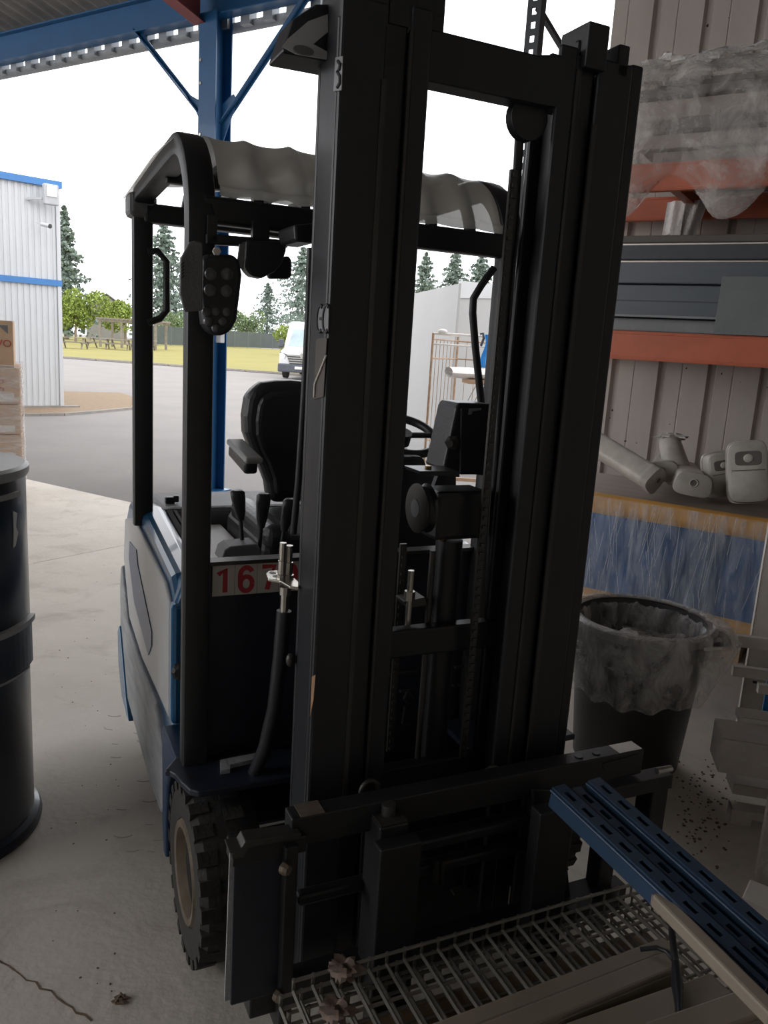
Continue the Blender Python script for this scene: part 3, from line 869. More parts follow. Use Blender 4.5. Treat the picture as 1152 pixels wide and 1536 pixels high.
# front panel, cowl, number cards
PV = .15
MB().prism([(.035, PV, .50), (1.04, PV, .50), (1.04, PV + .0, 1.03), (.035, PV, 1.03)], (0, .05, 0)).build('front_panel', 'fl_navy', FK, bevel=.006)
MB().box(.035, 1.04, PV - .012, PV + .03, 1.032, 1.042).build('cowl_edge', 'mast_edge', FK)
MB().prism([(.06, PV + .04, .93), (.06, .40, .90), (.06, .46, .85), (.06, PV + .04, .85)], (.95, 0, 0)).build('cowl', 'plastic_black', FK, bevel=.01)
def digit_strokes(ch, xc, y, zc, hw, hh_, th=.0125):
    def arc(cx_, cz_, rx, rz, a0_, a1_, n=18):
        return [(cx_ + rx * math.cos(R(a0_ + (a1_ - a0_) * i / n)), cz_ + rz * math.sin(R(a0_ + (a1_ - a0_) * i / n))) for i in range(n + 1)]
    P = {'1': [[(-.9, .55), (.2, 1), (.2, -1)]],
         '6': [arc(0, -.38, .95, .62, 0, 360), [(-.95, -.3), (-.95, .35)] + arc(0, .40, .95, .60, 180, 25)],
         '7': [[(-1, 1), (1, 1), (.35, .1), (-.15, -1)]],
         '0': [arc(0, .35, .95, .65, 0, 180) + arc(0, -.35, .95, .65, 180, 360) + [(.95, .35)]],
         '8': [arc(0, .5, .85, .5, 0, 360), arc(0, -.45, .98, .55, 0, 360)]}[ch]
    m = MB()
    for ln_ in P:
        q_ = [Vector((xc + a_ * hw, y, zc + b_ * hh_)) for a_, b_ in ln_]
        vs, fs, n = [], [], len(q_)
        for i in range(n):
            d = (q_[min(i + 1, n - 1)] - q_[max(i - 1, 0)]).normalized()
            nn = Vector((-d.z, 0, d.x)) * (th / 2)
            vs += [q_[i] + nn, q_[i] - nn, q_[i] - nn + Vector((0, .0012, 0)), q_[i] + nn + Vector((0, .0012, 0))]
        for i in range(n - 1):
            for k in range(4):
                fs.append((i * 4 + k, i * 4 + (k + 1) % 4, i * 4 + 4 + (k + 1) % 4, i * 4 + 4 + k))
        fs += [(0, 1, 2, 3), (n * 4 - 1, n * 4 - 2, n * 4 - 3, n * 4 - 4)]
        m.add(vs, fs)
    return m
cards = thing('number_plate', 'row of white number cards with red digits', None)
cards.parent = FK
uL, uR = .062, .352
pw = (uR - uL) / 5
for i, ch in enumerate('16708'):
    c0 = uL + i * pw
    cdm = MB().box(c0, c0 + pw - .0012, PV - .006, PV - .003, .950, 1.030).build('number_card', 'plate_white', cards)
    digit_strokes(ch, c0 + pw / 2, PV - .0068, .990, .0165, .031).build('digit', 'digit_red', cdm)
# levers
for i, (xt, yt, xb, yb, vv) in enumerate(((356, 735, 365, 815, .36), (396, 740, 388, 832, .36), (436, 748, 418, 835, .36))):
    top, bot = V(xt, yt, vv), V(xb, yb, vv)
    lv = thing('control_lever', None, None)
    lv.parent = FK
    mid = top.lerp(bot, .55)
    MB().tube([mid, bot + Vector((0, 0, -.03))], .006, 8).build('lever_stalk', 'black', lv, smooth=60)
    out = []
    for t, wdt in ((0, .013), (.06, .019), (.3, .0185), (.75, .014), (1, .008)):
        p = top.lerp(mid, t)
        out.append((p, wdt))
    m_ = MB()
    vs, fs = [], []
    for p, wdt in out:
        vs += [p + Vector((a * wdt, b * .012, 0)) for a, b in ((-1, -.6), (-.6, -1), (.6, -1), (1, -.6), (1, .6), (.6, 1), (-.6, 1), (-1, .6))]
    for k in range(len(out) - 1):
        fs += [(k * 8 + j, k * 8 + (j + 1) % 8, k * 8 + 8 + (j + 1) % 8, k * 8 + 8 + j) for j in range(8)]
    fs += [tuple(range(8)), tuple(range(len(vs) - 1, len(vs) - 9, -1))]
    m_.add(vs, fs).build('lever_handle', 'plastic_black', lv, smooth=50)
lb = [V(x, y, .30) for x, y in ((331, 842), (336, 826), (345, 820), (385, 816), (391, 824), (394, 840))]
MB().prism(lb, (0, .08, 0)).build('lever_box', 'hood', FK, bevel=.004)
# seat
half = [(460, 571), (420, 571), (396, 574), (380, 582), (372, 598), (368, 625), (369, 650), (378, 676), (392, 700), (402, 726), (406, 756)]
sv = 1.02
lp = [V(x, y, sv) for x, y in half]
lp[0].x = UC
outline = lp + [mir(p) for p in reversed(lp[1:])]
st_ = thing('driver_seat', 'black vinyl driver seat with armrest', None)
st_.parent = FK
MB().prism(outline, (0, .10, .0)).build('backrest', 'seat', st_, bevel=.035, seg=4)
inner = [Vector((UC + (p.x - UC) * .80, sv - .012, 1.22 + (p.z - 1.22) * .86)) for p in outline]
MB().prism(inner, (0, .05, 0)).build('back_pad', 'seat', st_, bevel=.02, seg=3)
MB().box(UC - .24, UC + .24, .55, 1.04, .86, .99).build('seat_cushion', 'seat', st_, bevel=.045, seg=4)
MB().box(UC - .235, UC - .15, .52, 1.0, .95, 1.035).build('seat_bolster', 'seat', st_, bevel=.035, seg=4)
MB().box(UC + .15, UC + .235, .52, 1.0, .95, 1.035).build('seat_bolster', 'seat', st_, bevel=.035, seg=4)
a0, a1 = V(352, 662, 1.00), V(382, 692, .76)
for mm in (lambda p: p, mir):
    p0, p1 = mm(a0), mm(a1)
    ar = MB().bar(p0, p1, .062, .022).build('armrest', 'arm_grey', st_, bevel=.009, seg=3)
    MB().bar(p0 + Vector((0, 0, -.03)), p0.lerp(p1, .86) + Vector((0, 0, -.034)), .048, .045).build('armrest_base', 'seat', ar, bevel=.012, seg=3)
# steering wheel and column
sc0 = Vector((.70, .62, 1.30))
n_ = Vector((0, -.42, .9)).normalized()
e1 = Vector((1, 0, 0))
e2 = n_.cross(e1)
sp = V(612, 655, .56)
sc0 = Vector((sp.x, .60, sp.z))
MB().tube([sc0 + (e1 * math.cos(t) + e2 * math.sin(t)) * .115 for t in [2 * math.pi * i / 36 for i in range(36)]], .0145, 10, closed=True).build('steering_wheel', 'plastic_black', FK, smooth=60)
MB().tube([sc0 - e1 * .11, sc0, sc0 + e1 * .11], .01, 8).cyl(sc0 - n_ * .03, sc0 + n_ * .012, .03, 16).build('steering_hub', 'plastic_black', FK, smooth=40)
MB().prism([V(600, 684, .45), V(632, 684, .45), V(638, 690, .45), V(644, 712, .45), V(660, 712, .45), V(660, 860, .45), V(590, 860, .45)], (0, .14, 0)).build('steering_column', 'plastic_black', FK, bevel=.01)
# console on the right of the mast opening
cons = MB().prism([V(664, 705, -.02), V(672, 668, -.02), V(684, 612, -.02), V(689, 604, -.02), V(738, 606, -.02), V(736, 715, -.02)], (0, .10, 0)).build('tilt_bracket', 'plastic_black', FK, bevel=.006)
MB().prism([V(692, 612, -.024), V(738, 613, -.024), V(734, 712, -.024), V(690, 712, -.024)], (0, .006, 0)).build('bracket_cover', 'black', cons, bevel=.004)
MB().prism([V(704, 613, -.026), V(722, 612, -.026), V(722, 615, -.026), V(709, 617, -.026), V(707, 622, -.026), V(703, 622, -.026)], (0, .003, 0)).build('bright_slot', 'sticker', cons)
kn = V(678, 664, -.03)
kb_ = MB().lathe([(0, -.008), (.017, -.008), (.019, 0), (.008, .004), (.0, .004)], kn, (-.5, -1, 0), 6).build('hex_knob', 'mast_edge', cons)
MB().cyl(kn, kn + Vector((-.018, -.02, 0)), .009, 10).build('knob_stud', 'mast_edge', cons)
MB().prism([V(640, 760, .3), V(662, 700, .3), V(672, 640, .3), V(684, 640, .3), V(684, 760, .3)], (0, .02, 0)).build('dash_side', 'plastic_black', FK)
# ---- overhead guard
GV, RV = .14, 1.06
def arcpts(c, r, a0_, a1_, n):
    return [(c[0] + r * math.cos(R(a0_ + (a1_ - a0_) * i / n)), c[1] + r * math.sin(R(a0_ + (a1_ - a0_) * i / n))) for i in range(n + 1)]
GT = 2.045
def guard_path(zb_front, zb_rear, vf, top):
    p = [(vf, zb_front), (vf, top - .22)]
    p += arcpts((vf + .20, top - .20), .20, 180, 90, 8)
    p += [(RV - .12, top - .012)]
    p += arcpts((RV - .08, top - .092), .08, 90, 0, 4)
    p += [(RV, zb_rear)]
    return p
gd = thing('overhead_guard', 'black overhead guard frame with four pillars', None)
gd.parent = FK
pl_ = [Vector((.019, a, b)) for a, b in guard_path(.505, .93, GV, GT)]
MB().sweep(rsec(.032, .026), pl_, (1, 0, 0)).build('side_frame', 'black', gd, smooth=40)
pr_ = [Vector((.85, a, b)) for a, b in guard_path(.505, .93, GV, GT)]
MB().sweep(rsec(.032, .026), pr_, (1, 0, 0)).build('side_frame', 'black', gd, smooth=40)
MB().box(.02, .85, GV - .022, GV + .02, 1.845, 1.905).build('front_bar', 'black', gd, bevel=.008)
MB().box(.02, .85, RV - .05, RV, 1.94, 2.0).build('rear_bar', 'black', gd, bevel=.008)
MB().box(.02, .85, .60, .63, 2.0, 2.035).build('middle_bar', 'black', gd, bevel=.006)
for i, u in enumerate((.155, .27, .385, .50, .615, .73)):
    p = [Vector((u, GV, 1.87))] + [Vector((u, a, b)) for a, b in guard_path(1.87, 2.0, GV, GT)[3:-2]]
    MB().sweep(rsec(.013, .012), p, (1, 0, 0)).build('roof_bar', 'black', gd, smooth=40)
# translucent sheet over the bars, ribbed and slightly rumpled
cpath = [(GV - .016, 1.905), (GV - .016, GT - .12)] + arcpts((GV + .20, GT - .195), .216, 158, 90, 9) + [(.5, GT + .02), (.75, GT + .018), (RV - .02, GT + .012)]
def cover_fn(a, b):
    k = b * (len(cpath) - 1)
    i = min(int(k), len(cpath) - 2)
    t = k - i
    vv = cpath[i][0] * (1 - t) + cpath[i + 1][0] * t
    zz = cpath[i][1] * (1 - t) + cpath[i + 1][1] * t
    u = .058 + a * .755
    sag = -.010 * abs(math.sin(math.pi * (u - .04) / .115)) ** .7
    sag += .004 * fnz((u * 9, vv * 9, zz * 9), 1.0, 3.0)
    nrm = Vector((0, (vv - (GV + .20)), (zz - (GT - .195)))) if vv < GV + .2 else Vector((0, 0, 1))
    nrm.normalize()
    return Vector((u, vv, zz)) + nrm * (sag + .012)
cv = MB().grid(cover_fn, 96, 30).build('roof_sheet', 'cover', gd, smooth=60)
tag(cv, 'translucent grey roof sheet bent over the guard bars')
# clear plastic overhang at the left rear corner
MB().grid(lambda a, b: Vector((-.035 + .06 * a, .30 + .85 * b, GT + .045 - .05 * (1 - a) - .03 * abs(b - .2))), 6, 12).build('plastic_overhang', 'cover', gd, smooth=60)
MB().box(-.03, .06, RV - .05, RV + .05, 1.955, 2.03).build('corner_block', 'hood', gd, bevel=.015)
# grab handle on the rear pillar
hp = [V(x, y, 1.03) for x, y in ((222, 378), (236, 376), (250, 392), (250, 466), (240, 478), (222, 484))]
MB().tube(hp, .0115, 8).build('grab_handle', 'black', gd, smooth=60)
hp = [V(x, y, .12) for x, y in ((741, 402), (722, 428), (710, 448), (709, 470), (713, 520), (722, 606))]
MB().tube(hp, .0105, 8).build('grab_handle', 'black', gd, smooth=60)
# lamp bracket and lamps under the front bar
LV = .10
br = MB().prism([V(310, 350, LV), V(432, 360, LV), V(432, 372, LV), V(310, 366, LV)], (0, .03, 0)).build('lamp_bracket', 'black', gd, bevel=.003)
MB().box(V(380, 330, LV).x, V(405, 330, LV).x, LV, LV + .02, V(380, 362, LV).z, 1.86).build('bracket_post', 'black', br)
MB().box(V(312, 330, LV).x, V(326, 330, LV).x, LV, LV + .02, V(320, 362, LV).z, 1.86).build('bracket_post', 'black', br)
wlamp = thing('work_light', 'black work light with ten round lenses', None)
wlamp.parent = FK
lpoly = [(303, 388), (312, 381), (350, 381), (360, 390), (364, 412), (361, 440), (356, 480), (347, 497), (330, 505), (314, 499), (306, 486), (301, 440)]
MB().prism([V(x, y, .045) for x, y in lpoly], (0, .055, 0)).build('lamp_housing', 'plastic_black', wlamp, bevel=.010, seg=3)
for x, y, r_ in ((317, 411, .0145), (341, 411, .0145), (316, 435, .0145), (340, 436, .0145), (310, 467, .0105), (324, 467, .0105), (340, 468, .0105), (313, 482, .0105), (334, 482, .0105), (324, 492, .010)):
    c_ = V(x, y, .043)
    MB().lathe([(0, -.004), (r_ * .7, -.003), (r_, 0), (r_, .006), (0, .006)], c_, (0, 1, 0), 18).build('lamp_lens', 'lens', wlamp, smooth=60)
shp = [(271, 388), (284, 363), (292, 361), (304, 364), (304, 466), (277, 468), (270, 440)]
sl = MB().prism([V(x, y, .03) for x, y in shp], (0, .012, 0)).build('lamp_side_shield', 'hood', wlamp, bevel=.003)
for i in range(5):
    p, q = V(272.5, 397 + i * 5, .028), V(276, 393 + i * 5, .028)
    MB().bar(p, q, .002, .003).build('shield_slot', 'plastic_black', sl)
hf = [(369, 360), (431, 362), (430, 376), (424, 394), (412, 408), (394, 417), (378, 414), (368, 402)]
MB().prism([V(x, y, .06) for x, y in hf], (0, .05, 0)).build('half_round_hood', 'plastic_black', wlamp, bevel=.006)
tb = [(402, 408), (426, 384), (434, 384), (438, 390), (438, 414), (434, 418), (404, 418)]
MB().prism([V(x, y, .10) for x, y in tb], (0, .02, 0)).build('mirror_tab', 'plastic_black', wlamp, bevel=.006)
MB().prism([V(360, 366, .05), V(368, 366, .05), V(366, 404, .05), V(356, 400, .05)], (0, .01, 0)).build('lamp_clip', 'hood', wlamp)
ht_ = V(325, 377, .04)
MB().lathe([(0, -.006), (.009, -.006), (.009, .006), (0, .006)], ht_, (0, 1, 0), 6).build('hex_nut', 'galv', wlamp)
# arm joining lamp bracket and mast
MB().prism([V(441, 337, -.05), V(475, 334, -.05), V(475, 365, -.05), V(443, 362, -.05)], (0, .12, 0)).build('stay_block', 'black', FK, bevel=.006)
# hoses left of the mast and the quick couplings
MB().tube([V(466, 372, -.1), V(463, 470, -.1), V(456, 600, -.09), V(448, 720, -.08), V(440, 800, -.06)], .0085, 8).build('hose', 'plastic_black', FK, smooth=60)
MB().tube([V(474, 368, -.1), V(468, 480, -.1), V(462, 600, -.09), V(455, 760, -.06)], .0075, 8).build('hose', 'plastic_black', FK, smooth=60)
qc = thing('hose_coupling', 'zinc plated hydraulic couplings on a drilled bracket', None)
qc.parent = FK
QV = -.06
qz = V(425, 866, QV).z
pb = [ZZ(x, y, qz) for x, y in ((399, 860), (403, 856), (424, 854), (436, 862), (452, 876), (448, 881), (434, 879), (420, 871), (402, 868))]
MB().prism(pb, (0, 0, -.007)).build('coupling_bracket', 'chrome', qc, bevel=.002)
for x, y in ((409, 859), (414, 864)):
    c_ = ZZ(x, y, qz + .0006)
    MB().add([c_ + Vector((.008 * math.cos(t), .010 * math.sin(t), 0)) for t in [2 * math.pi * i / 16 for i in range(16)]], [tuple(range(16))]).build('bracket_hole', 'plastic_black', qc)
for x, y0, y1, r_ in ((425, 814, 872, .008), (434, 818, 872, .009)):
    p0_, p1_ = V(x, y0, QV - .005), V(x - 3, y1, QV - .005)
    MB().tube([p0_, p0_.lerp(p1_, .45), p0_.lerp(p1_, .46), p0_.lerp(p1_, .8), p0_.lerp(p1_, .81), p1_], [r_, r_, r_ * 1.25, r_ * 1.25, r_ * 1.6, r_ * 1.6], 10).build('coupling', 'chrome', qc, smooth=35)
for x, y0, y1, r_ in ((428, 880, 918, .010),):
    p0_, p1_ = V(x, y0, QV - .005), V(x - 2, y1, QV - .005)
    MB().tube([p0_, p0_.lerp(p1_, .3), p0_.lerp(p1_, .31), p1_], [r_ * 1.4, r_ * 1.4, r_, r_], 10).build('coupling', 'chrome', qc, smooth=35)
MB().tube([V(426, 916, QV), V(421, 980, QV), V(412, 1060, -.03), V(398, 1120, .0), V(380, 1165, .04)], .018, 10).build('hydraulic_hose', 'plastic_black', FK, smooth=60)
for x, y, r_ in ((435, 990, .012),):
    c_ = V(x, y, -.12)
    MB().ball(c_, .01, .01, .016).build('rail_roller', 'mast_edge', mast, smooth=60)
MB().prism([UU(468, 1015, .198), UU(473, 1012, .198), UU(470, 1050, .198), UU(465, 1075, .198)], (.001, 0, 0)).build('rust_chip', 'rusty', mast)
#@@REST
# ================================================================== DRUM AND BOXES ON THE LEFT
e0 = G(58, 1212)
dr_r = .30
dc = e0 + Vector((-dr_r * .93, -.13, 0))
DH = 1.185
dr = thing('steel_drum', 'tall dark navy drum with clamp bands at the left edge', 'drum', (dc.x, dc.y, 0))
MB().lathe([(.0, 0), (dr_r + .018, 0), (dr_r + .02, .012), (dr_r + .012, .03), (dr_r - .004, .04), (dr_r - .004, .60), (dr_r + .001, .61), (dr_r + .001, DH - .05), (dr_r - .002, DH - .03), (0, DH - .03)], (0, 0, 0), UP, 56).build('drum_body', 'drum', dr, smooth=30)
MB().lathe([(0, DH - .035), (dr_r + .008, DH - .035), (dr_r + .012, DH - .025), (dr_r + .012, DH - .008), (dr_r + .0, DH), (dr_r - .03, DH - .004), (0, DH - .006)], (0, 0, 0), UP, 56).build('drum_lid', 'drum_lid', dr, smooth=30)
vd = Vector((-dc.x, -dc.y, 0)).normalized()
va = math.atan2(vd.y, vd.x)
def drum_patch(a0_, a1_, z0, z1, th, name, m, par):
    g = MB()
    n = 10
    vs = []
    for rr in (dr_r - .004, dr_r + th):
        for z in (z0, z1):
            vs += [(rr * math.cos(a0_ + (a1_ - a0_) * i / n), rr * math.sin(a0_ + (a1_ - a0_) * i / n), z) for i in range(n + 1)]
    k = n + 1
    fs = []
    for i in range(n):
        fs += [(i, i + 1, k + i + 1, k + i), (2 * k + i, 3 * k + i, 3 * k + i + 1, 2 * k + i + 1), (i, 2 * k + i, 2 * k + i + 1, i + 1), (k + i, k + i + 1, 3 * k + i + 1, 3 * k + i)]
    fs += [(0, k, 3 * k, 2 * k), (n, 2 * k + n, 3 * k + n, k + n)]
    return g.add(vs, fs).build(name, m, par)
drum_patch(va + .45, va + 1.25, .56, .70, .012, 'clamp_band', 'drum', dr)
lt = drum_patch(va + .55, va + 1.28, .695, .712, .020, 'bristle_strip', 'drum_lid', dr)
drum_patch(va + .3, va + 1.15, .548, .556, .010, 'lower_band', 'drum_lid', dr)
drum_patch(va + .55, va + 1.05, DH - .085, DH - .070, .010, 'lid_latch', 'drum_lid', dr)
tz = [(.95, 1.06), (1.02, 1.05), (.99, 1.01), (1.03, .99), (.97, .955), (.93, .95), (.95, 1.0)]
MB().prism([((dr_r + .0035) * math.cos(va + a), (dr_r + .0035) * math.sin(va + a), z) for a, z in tz], (-.003, -.0, 0)).build('tape_scrap', 'white_tape', dr)

bx0 = DY(32, 640, 7.0)
brot = R(24)
BXC = bx0 + Matrix.Rotation(brot, 3, 'Z') @ Vector((-.6, .4, 0))
boxes = [(.16, .44, 0), (.46, .75, 0), (.77, 1.04, 0), (1.06, 1.36, 0)]
pal = thing('wooden_pallet', 'wooden pallet under the stack of cardboard boxes', 'pallet', (BXC.x, BXC.y, 0), brot)
for i in range(5):
    MB().box(-.6 + i * .27, -.48 + i * .27, -.4, .4, .12, .142).build('deck_board', 'wood', pal)
for i in range(3):
    MB().box(-.6, .6, -.4 + i * .35, -.3 + i * .35, 0, .12).build('runner', 'wood', pal)
ztops = [DY(32, y, 7.0).z for y in (690, 652, 607, 552)]
zs = [.145, ztops[0] - .0, ztops[1], ztops[2], ztops[3]]
lab = ['lowest cardboard box of the film wrapped stack behind the drum', 'cardboard box second from the bottom of the wrapped stack',
       'cardboard box third from the bottom of the wrapped stack', 'upper cardboard box inside the wrapped stack with red sideways print']
for i in range(4):
    z0, z1 = zs[i] + .003, zs[i + 1] - .003
    b_ = thing('cardboard_box', lab[i], 'box', (BXC.x, BXC.y, z0), brot, 'boxes stacked on the pallet')
    MB().box(-.6, .6, -.4, .4, 0, z1 - z0).build('carton', 'card', b_, bevel=.008)
    if i == 3:
        text_obj('printed_text', 'R5', .11, 'card_red', b_, Matrix.Translation((.43, -.402, .16)) @ Matrix.Rotation(R(90), 4, 'X') @ Matrix.Rotation(R(-90), 4, 'Z'))
    MB().box(.3, .55, -.4015, -.400, .02, (z1 - z0) * .3).build('packing_tape', 'white_tape', b_)
wf = MB().grid(lambda a, b: Vector(((lambda t: (.62 * max(-1, min(1, 1.6 * math.cos(t))), .42 * max(-1, min(1, 1.6 * math.sin(t)))))(a * 2 * math.pi) + (0,))) + Vector((0, 0, zs[0] + .02 + b * (zs[4] - zs[0]))) + Vector((.012 * fnz((a * 30, b * 9, 0)), .012 * fnz((a * 30, b * 9, 5)), 0)), 60, 24)
wfo = wf.build('stretch_film', 'film_soft', smooth=60)
wfo.location = (BXC.x, BXC.y, 0)
wfo.rotation_euler = (0, 0, brot)
tag(wfo, 'clear stretch film wound around the stacked cardboard boxes', 'film')
zt = zs[4] + .004
tb_ = thing('cardboard_box', 'single cardboard box with red letters on top of the wrapped stack', 'box', (BXC.x - .035, BXC.y - .02, zt), brot, 'boxes stacked on the pallet')
hh = DY(27, 482, 7.0).z - zt
MB().box(-.6, .6, -.38, .38, 0, hh).build('carton', 'card', tb_, bevel=.006)
text_obj('printed_text', 'VO', .085, 'card_red', tb_, Matrix.Translation((.525, -.3825, hh * .5)) @ Matrix.Rotation(R(90), 4, 'X'))
MB().prism([(.48, -.3815, hh - .04), (.56, -.3815, hh - .04), (.56, -.3815, hh - .11)], (0, .001, 0)).build('printed_corner', 'hood', tb_)
MB().box(.30, .40, -.3815, -.38, hh - .06, hh - .02).build('hand_hole', 'plastic_black', tb_)
MB().box(.33, .37, -.3815, -.38, .0, .06).build('packing_tape', 'white_tape', tb_)

# ================================================================== BEYOND THE YARD
def leaf_cloud(m, pts, size, rnd):
    for p in pts:
        a = Vector((rnd.gauss(0, 1), rnd.gauss(0, 1), rnd.gauss(0, 1))).normalized()
        b = a.cross(Vector((rnd.gauss(0, 1), rnd.gauss(0, 1), rnd.gauss(0, 1)))).normalized()
        s_ = size * rnd.uniform(.6, 1.3)
        m.add([p + a * s_, p + b * s_, p - a * s_ * .8, p - b * s_ * .7], [(0, 1, 2, 3)])
def tree(name, label, base, hgt, wid, kind, leafm, group, seed, n=2200):
    rnd = random.Random(seed)
    t = thing(name, label, 'tree' if name != 'shrub' else 'shrub', (base.x, base.y, 0), 0, group)
    pts = []
    if kind == 'conifer':
        nt_ = 26
        n = int(n * 2.2)
        for i in range(n):
            k = rnd.randrange(nt_)
            f = (k + .5) / nt_
            zc = hgt * (.10 + .9 * f)
            rr = wid / 2 * (1 - f ** 1.3) ** .85 * (.95 + .55 * math.sin(k * 2.4 + seed) ** 2)
            r_ = rr * math.sqrt(rnd.uniform(.05, 1))
            an = rnd.uniform(0, 2 * math.pi)
            lump = .72 + .45 * math.sin(3 * an + k * 1.7)
            pts.append(Vector((r_ * lump * math.cos(an), r_ * lump * math.sin(an), zc - .35 * r_ + rnd.uniform(-.15, .15))))
        leaf_cloud_size = hgt * .0155
    else:
        blobs = [(Vector((rnd.uniform(-.32, .32) * wid, rnd.uniform(-.32, .32) * wid, hgt * rnd.uniform(.42, .82))), rnd.uniform(.16, .27) * wid) for _ in range(11)]
        if kind == 'bush':
            blobs = [(Vector((rnd.uniform(-.28, .28) * wid, rnd.uniform(-.2, .2) * wid, hgt * rnd.uniform(.25, .68))), rnd.uniform(.2, .30) * wid) for _ in range(12)]
        for i in range(int(n * 1.6)):
            c, r_ = blobs[rnd.randrange(len(blobs))]
            d = Vector((rnd.gauss(0, 1), rnd.gauss(0, 1), rnd.gauss(0, 1))).normalized()
            p = c + d * r_ * rnd.uniform(.75, 1.03)
            p.z = min(p.z, hgt)
            pts.append(Vector((p.x, p.y, max(.1, p.z))))
        leaf_cloud_size = max(hgt, wid) * .026
    m = MB()
    leaf_cloud(m, pts, leaf_cloud_size, rnd)
    f_ = m.build('foliage', leafm, t)
    MB().tube([(0, 0, 0), (.05, 0, hgt * .4), (0, .05, hgt * .8)], [hgt * .018 + .05, hgt * .012 + .03, .03], 8).build('trunk', 'bark', t)
    return t
def base_at(x, y): return G(x, y)
def hz(x): return 518 + .061 * (x - 576)
def tree_px(name, label, x, ytop, depth, wpx, kind, leafm, group, seed, n=2200):
    p = DY(x, ytop, depth)
    return tree(name, label, Vector((p.x, depth, 0)), p.z, wpx * depth / FPX, kind, leafm, group, seed, n)
gC = 'tall conifers behind the yard'
tree_px('conifer_tree', 'tall conifer rising right of the white building corner', 96, 308, 92, 64, 'conifer', 'leaf_conifer', gC, 1, 2600)
tree_px('conifer_tree', 'pointed conifer seen between the guard pillars of the forklift', 246, 328, 128, 92, 'conifer', 'leaf_conifer', gC, 2, 2600)
tree_px('conifer_tree', 'conifer just right of the pointed one, beside the front guard pillar', 290, 350, 142, 84, 'conifer', 'leaf_conifer', gC, 3, 2400)
tree_px('conifer_tree', 'dusky conifer above the seat back, left of the bushy pair', 402, 424, 150, 66, 'conifer', 'leaf_conifer', gC, 4, 2000)
tree_px('conifer_tree', 'bushy conifer behind the white van, tight against the mast', 456, 370, 168, 120, 'conifer', 'leaf_conifer', gC, 5, 3000)
tree_px('conifer_tree', 'conifer seen just right of the wide left mast rail', 640, 378, 105, 74, 'conifer', 'leaf_conifer', gC, 6, 2200)
tree_px('conifer_tree', 'middle conifer above the white cabin roof', 684, 374, 116, 84, 'conifer', 'leaf_conifer', gC, 7, 2600)
tree_px('conifer_tree', 'conifer above the cabin, left of the right guard pillar', 724, 374, 127, 84, 'conifer', 'leaf_conifer', gC, 8, 2600)
tree_px('conifer_tree', 'conifer hidden mostly behind the right guard pillar', 768, 372, 138, 74, 'conifer', 'leaf_conifer', gC, 9, 1500)
gB = 'leafy trees behind the lawn'
tree_px('leafy_tree', 'bright green leafy tree beside the white building', 112, 432, 78, 78, 'broad', 'leaf_light', gB, 11, 3200)
tree_px('leafy_tree', 'green leafy tree behind the pergola', 187, 443, 88, 66, 'broad', 'leaf_light', gB, 12, 2800)
tree_px('leafy_tree', 'low green tree behind the fence, between the guard pillars', 262, 468, 116, 50, 'broad', 'leaf_mid', gB, 13, 1800)
tree_px('leafy_tree', 'low green tree behind the fence, right of the blue post', 370, 466, 134, 58, 'broad', 'leaf_mid', gB, 14, 2000)
tree_px('shrub', 'rounded yellow green bush behind the white van', 428, 482, 78, 46, 'bush', 'leaf_light', None, 15, 1800)
# screen fence
fA, fB_ = G(228, 517.5), G(425, 524)
fdv = fB_ - fA
fn = thing('screen_fence', 'dark green screen fence along the back of the lawn', 'fence', (fA.x, fA.y, 0), math.atan2(fdv.y, fdv.x))
nf = 9
for i in range(nf):
    x0 = fdv.length * i / nf
    MB().box(x0 + .04, x0 + fdv.length / nf - .04, -.02, .02, .1, 2.15).build('fence_panel', 'fence', fn)
    MB().box(x0 - .04, x0 + .04, -.04, .04, 0, 2.25).build('fence_post', 'hood', fn)
# house
hp_ = DY(160, 462, 102)
hs = thing('far_house', 'grey house with a slate gable beyond the pergola', 'house', (hp_.x, hp_.y, 0), R(20))
top = DY(157, 443, 102).z
MB().prism([(-2.4, 0, 0), (2.4, 0, 0), (2.4, 0, top - 1.6), (0, 0, top), (-2.4, 0, top - 1.6)], (0, 7, 0)).build('house_wall', 'render_wall', hs)
MB().prism([(-2.7, -.2, top - 1.75), (0, -.2, top + .08), (2.7, -.2, top - 1.75), (2.7, -.2, top - 1.55), (0, -.2, top + .28), (-2.7, -.2, top - 1.55)], (0, 7.4, 0)).build('house_roof', 'slate', hs)
for x in (-1, .7):
    w_ = MB().box(x - .4, x + .4, -.05, .02, top - 3.4, top - 2.2).build('window', 'render_wall', hs)
    MB().box(x - .33, x + .33, -.08, -.05, top - 3.3, top - 2.3).build('pane', 'van_glass', w_)
at_ = DY(145, 428, 102)
MB().cyl((at_.x - hp_.x, .5, top - 2), (at_.x - hp_.x, .5, at_.z), .05, 6).build('aerial', 'pale_grey', hs)
